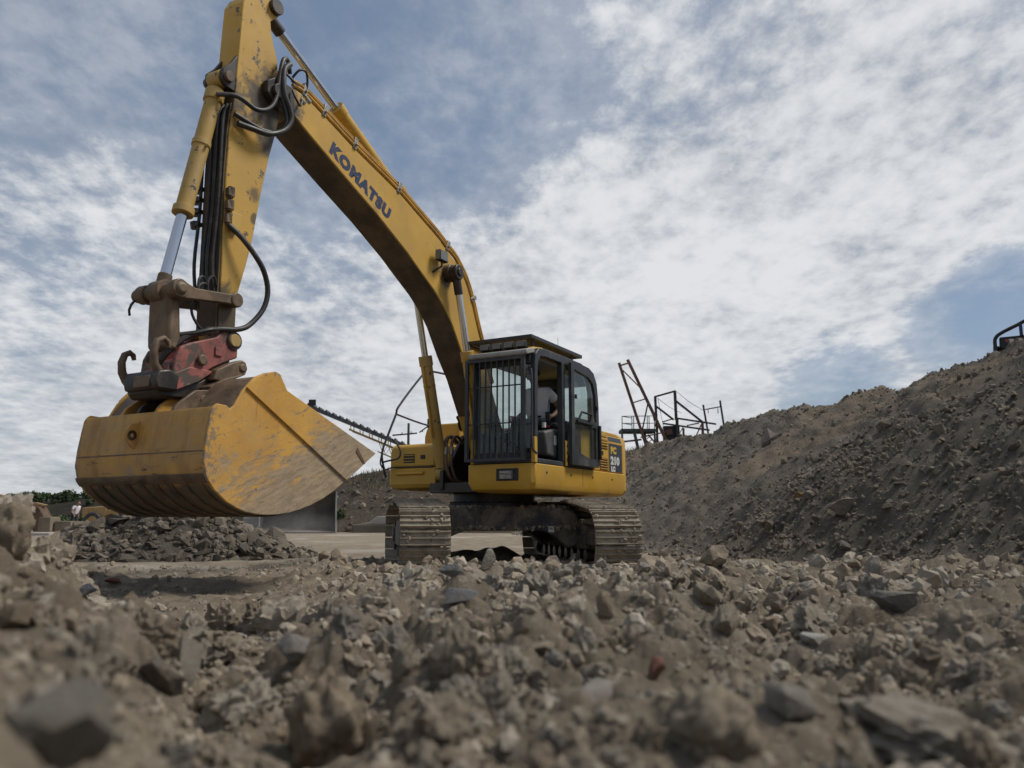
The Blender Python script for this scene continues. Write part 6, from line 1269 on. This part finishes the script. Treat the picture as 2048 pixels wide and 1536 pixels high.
# power pole
WOODP = plain('weathered_wood', (0.10, 0.085, 0.065), 0.9, 0, 0.3, 2); 
pp = tag(empty('power_pole', (-9.62, 75.0, 0)), 'wooden power pole with a single cross arm beyond the tool box', 'power pole')
MB().cyl((0, 0, -0.2), (0, 0, 9.5), 0.16, 12, 0.11).build('pole', WOODP, pp)
MB().box((-0.75, 1.55), (-0.06, 0.06), (8.40, 8.53), Matrix.Rotation(R(-5), 4, 'Y')).build('cross_arm', WOODP, pp)
for x in (-0.6, 0.25, 1.3): MB().cyl((x, 0, 8.55+0.09*x), (x, 0, 8.72+0.09*x), 0.045, 8).build('insulator', GREYP, pp)
MB().tube([(1.0, 0, 8.62), (1.9, 0, 9.3), (2.4, 0, 9.9)], 0.06, 6).build('stay', WOODP, pp); MB().box((1.75, 2.5), (-0.3, 0.3), (9.0, 9.9)).build('transformer', plain('green_enamel', (0.05, 0.07, 0.05), 0.6), pp, 0.06)
# rusty hoist gantry on the terrace, drawn member by member
RST = plain('rusted_steel', (0.15, 0.078, 0.055), 0.8, 0.1, 0.4, 1.2, dust=0.2, dustcol=(0.14, 0.08, 0.05)); GRN = plain('faded_green_steel', (0.06, 0.075, 0.06), 0.7, 0, 0.3, 1.2, dust=0.2, dustcol=(0.16, 0.13, 0.09)); DST = plain('dark_steel_post', (0.05, 0.045, 0.045), 0.75, 0.1, 0.3, 1.2)
GB = Vector((11.0, 60.0, 5.0))
def zp(X, Y, y=60.0):
    px, py = 1220+X/6.98, 700+Y/6.98; x = (px-1024)/F_; yy = -(py-768)/F_; c, s = math.cos(TH_), math.sin(TH_); d = Vector((x, c-s*yy, s+c*yy)); d *= y/d.y
    return Vector((d.x, d.y, d.z+CAMZ))-GB
def beam(parent, name, a, b, w, mat, y0=60.0, y1=None):
    p, q = zp(*a, y0), zp(*b, y0 if y1 is None else y1); d = (q-p); L = d.length; qt = d.to_track_quat('Z', 'Y').to_matrix().to_4x4()
    MB().box((-w/2, w/2), (-w/2, w/2), (0, L), Matrix.Translation(p) @ qt).build(name, mat, parent)
hf = tag(empty('hoist_boom', GB), 'leaning rust-brown two-legged hoist boom on the terrace behind the excavator', 'hoist boom')
beam(hf, 'leg', (125, 180), (560, 1500), 0.19, RST); beam(hf, 'leg', (245, 135), (850, 1400), 0.20, RST, 60.4); beam(hf, 'cross_bar', (150, 215), (265, 180), 0.13, RST, 60.0, 60.4); beam(hf, 'brace', (175, 280), (440, 545), 0.07, RST, 60, 60.4); beam(hf, 'cross_bar', (310, 740), (515, 675), 0.09, RST, 60, 60.4); beam(hf, 'cross_bar', (430, 1220), (770, 1145), 0.10, RST, 60, 60.4); beam(hf, 'brace', (535, 715), (455, 1100), 0.08, DST, 60.4, 60)
beam(hf, 'ladder_rail', (480, 1240), (660, 1430), 0.14, RST); beam(hf, 'ladder_rail', (530, 1180), (720, 1400), 0.10, RST)
for k in range(5): beam(hf, 'rung', (495+k*38, 1255+k*38), (545+k*38, 1215+k*38), 0.06, RST)
sf = tag(empty('steel_frame', GB), 'dark steel portal frame with sloping beams between the hoist boom and the bank', 'steel frame')
for a, b, w in (((630, 650), (655, 1110), 0.17), ((655, 1050), (665, 1500), 0.16), ((905, 575), (925, 980), 0.19), ((935, 950), (945, 1450), 0.20), ((620, 655), (915, 572), 0.13), ((650, 790), (890, 975), 0.13), ((920, 712), (1290, 1005), 0.14), ((1290, 1000), (1300, 1300), 0.17), ((945, 955), (1480, 1035), 0.12), ((740, 1025), (1390, 1120), 0.12), ((730, 1005), (880, 960), 0.09), ((1075, 1055), (1240, 1020), 0.09), ((1025, 1090), (1030, 1400), 0.14), ((940, 1120), (1010, 1290), 0.10), ((1275, 1040), (1180, 1250), 0.08), ((1020, 1080), (950, 1200), 0.06), ((780, 1160), (860, 1140), 0.4)):
    beam(sf, 'beam', a, b, w, DST if random.random() < 0.6 else RST, 61.0)
MB().box((-0.6, 0.6), (-0.3, 0.3), (0, 1.4), Matrix.Translation(zp(860, 1320, 61.5))).build('hopper', BLACK, sf, 0.03)
for a, b in (((660, 670), (1000, 880)), ((930, 580), (1300, 840)), ((670, 680), (760, 1130)), ((660, 1050), (820, 1330))): 
    p, q = zp(*a, 61), zp(*b, 61); MB().tube([p, (p+q)/2-Vector((0, 0, 0.12)), q], 0.018, 5, 3).build('cable', BLACK, sf)
wp_ = tag(empty('walkway_platform', GB), 'green steel walkway platform with railings at the foot of the hoist boom', 'platform')
p0, p1 = zp(160, 1120), zp(640, 1120)
MB().box((p0.x, p1.x), (0.0, 1.6), (p0.z-0.12, p0.z+0.12)).build('deck', GRN, wp_, 0.02)
for k, X in enumerate((168, 305, 330, 520, 545, 620)): beam(wp_, 'rail_post', (X, 925 if X < 600 else 930), (X+2, 1120), 0.055, GRN, 60.0 if k % 2 == 0 else 61.5)
beam(wp_, 'rail', (165, 925), (305, 950), 0.05, GRN, 60.0); beam(wp_, 'rail', (165, 1022), (310, 1045), 0.05, GRN, 60.0); beam(wp_, 'rail', (168, 925), (600, 920), 0.05, GRN, 61.5); beam(wp_, 'rail', (600, 922), (635, 1070), 0.05, GRN, 61.5); beam(wp_, 'rail', (168, 1025), (610, 1022), 0.05, GRN, 61.5)
beam(wp_, 'leg', (168, 1120), (175, 1500), 0.14, GRN); beam(wp_, 'leg', (490, 1120), (495, 1500), 0.14, GRN, 61.5); beam(wp_, 'leg', (340, 1150), (420, 1500), 0.2, GRN); beam(wp_, 'leg', (620, 1130), (640, 1500), 0.13, GRN, 61.4)
beam(wp_, 'under_beam', (190, 1280), (440, 1250), 0.13, RST)
tw = tag(empty('twin_post', GB), 'pair of thin leaning steel posts with a cross bar above the bank', 'steel posts')
beam(tw, 'post', (1300, 765), (1385, 1250), 0.12, DST, 62); beam(tw, 'post', (1535, 705), (1620, 1250), 0.12, DST, 62); beam(tw, 'cross_bar', (1330, 830), (1550, 790), 0.08, DST, 62)
for X in (1368, 1505): beam(tw, 'hanger', (X, 815), (X+4, 885), 0.05, DST, 62)
# dark dumper standing on the crest at the right edge of the picture
dm = tag(empty('site_dumper', (11.12, 15.75, 4.10), R(-31)), 'black framed dumper with a red and white striped plate on the crest of the bank', 'dumper')
MB().tube([(-1.29, -0.3, -0.1), (-1.30, -0.3, 0.12), (-1.28, -0.3, 0.24), (-1.18, -0.3, 0.33), (-0.9, -0.3, 0.46), (-0.3, -0.3, 0.72), (0.6, -0.3, 0.82)], 0.035, 10, 3).build('guard_tube', BLACK, dm)
MB().box((-1.22, 1.2), (-0.27, 1.2), (0.0, 0.26)).build('chassis', BLACK, dm, 0.03); MB().box((-0.86, -0.80), (-0.33, -0.27), (0.24, 0.50)).build('guard_post', plain('dark_blue_steel', (0.02, 0.03, 0.10), 0.5), dm, 0.006)
MB().box((-1.34, -1.22), (-0.3, 0.2), (0.02, 0.07)).build('tow_eye', BLACK, dm, 0.01)
RW = [plain('red_stripe', (0.28, 0.06, 0.05), 0.5), WHITE]
for k in range(9): MB().add([(-1.10+k*0.075, -0.275, 0.14), (-1.025+k*0.075, -0.275, 0.14), (-1.055+k*0.075, -0.275, 0.20), (-1.13+k*0.075, -0.275, 0.20)], [(0, 1, 2, 3)]).build('warning_stripe', RW[k % 2], dm)
for x_ in (-0.6, 0.8):
    for y_ in (0.0, 1.0): w_o = MB().cyl((x_, y_-0.12, 0.02), (x_, y_+0.12, 0.02), 0.28, 18).build('wheel', RUBBER, dm, 0.03)
MB().prism([(-0.4, 0.30), (-0.5, 0.75), (1.0, 0.95), (1.1, 0.30)], 0.0, 1.1, 'y').build('skip', BLACK, dm, 0.03)

# dust hanging in front of the loader bucket
dm_ = bpy.data.materials.new('airborne_dust'); dm_.use_nodes = True; nt = dm_.node_tree; N, L = nt.nodes, nt.links
N.remove(N['Principled BSDF']); pv = N.new('ShaderNodeVolumePrincipled'); pv.inputs['Color'].default_value = (0.82, 0.76, 0.70, 1)
tc = N.new('ShaderNodeTexCoord'); ln = N.new('ShaderNodeVectorMath'); ln.operation = 'LENGTH'
mp_ = N.new('ShaderNodeMapping'); L.new(tc.outputs['Object'], mp_.inputs[0]); mp_.inputs[3].default_value = (1/2.6, 1/0.9, 1/0.8); L.new(mp_.outputs[0], ln.inputs[0])
mr = N.new('ShaderNodeMapRange'); L.new(ln.outputs['Value'], mr.inputs[0]); mr.inputs[1].default_value = 1.0; mr.inputs[2].default_value = 0.1; mr.inputs[3].default_value = 0.0; mr.inputs[4].default_value = 0.34
no = N.new('ShaderNodeTexNoise'); L.new(tc.outputs['Object'], no.inputs['Vector']); no.inputs['Scale'].default_value = 1.6; no.inputs['Detail'].default_value = 4
mu = N.new('ShaderNodeMath'); mu.operation = 'MULTIPLY'; L.new(mr.outputs[0], mu.inputs[0]); L.new(no.outputs[0], mu.inputs[1]); L.new(mu.outputs[0], pv.inputs['Density'])
L.new(pv.outputs[0], N['Material Output'].inputs['Volume'])
bmd = bmesh.new(); bmesh.ops.create_icosphere(bmd, subdivisions=3, radius=1.0)
for v in bmd.verts: v.co = Vector((v.co.x*2.6, v.co.y*0.9, v.co.z*0.8))
me = bpy.data.meshes.new('dust'); bmd.to_mesh(me); bmd.free(); me.materials.append(dm_)
do = bpy.data.objects.new('dust', me); COL.objects.link(do); do.location = (-10.4, 40.2, 0.35); tag(do, 'pale dust drifting over the ground before the grey loader bucket', 'dust', None, 'stuff')
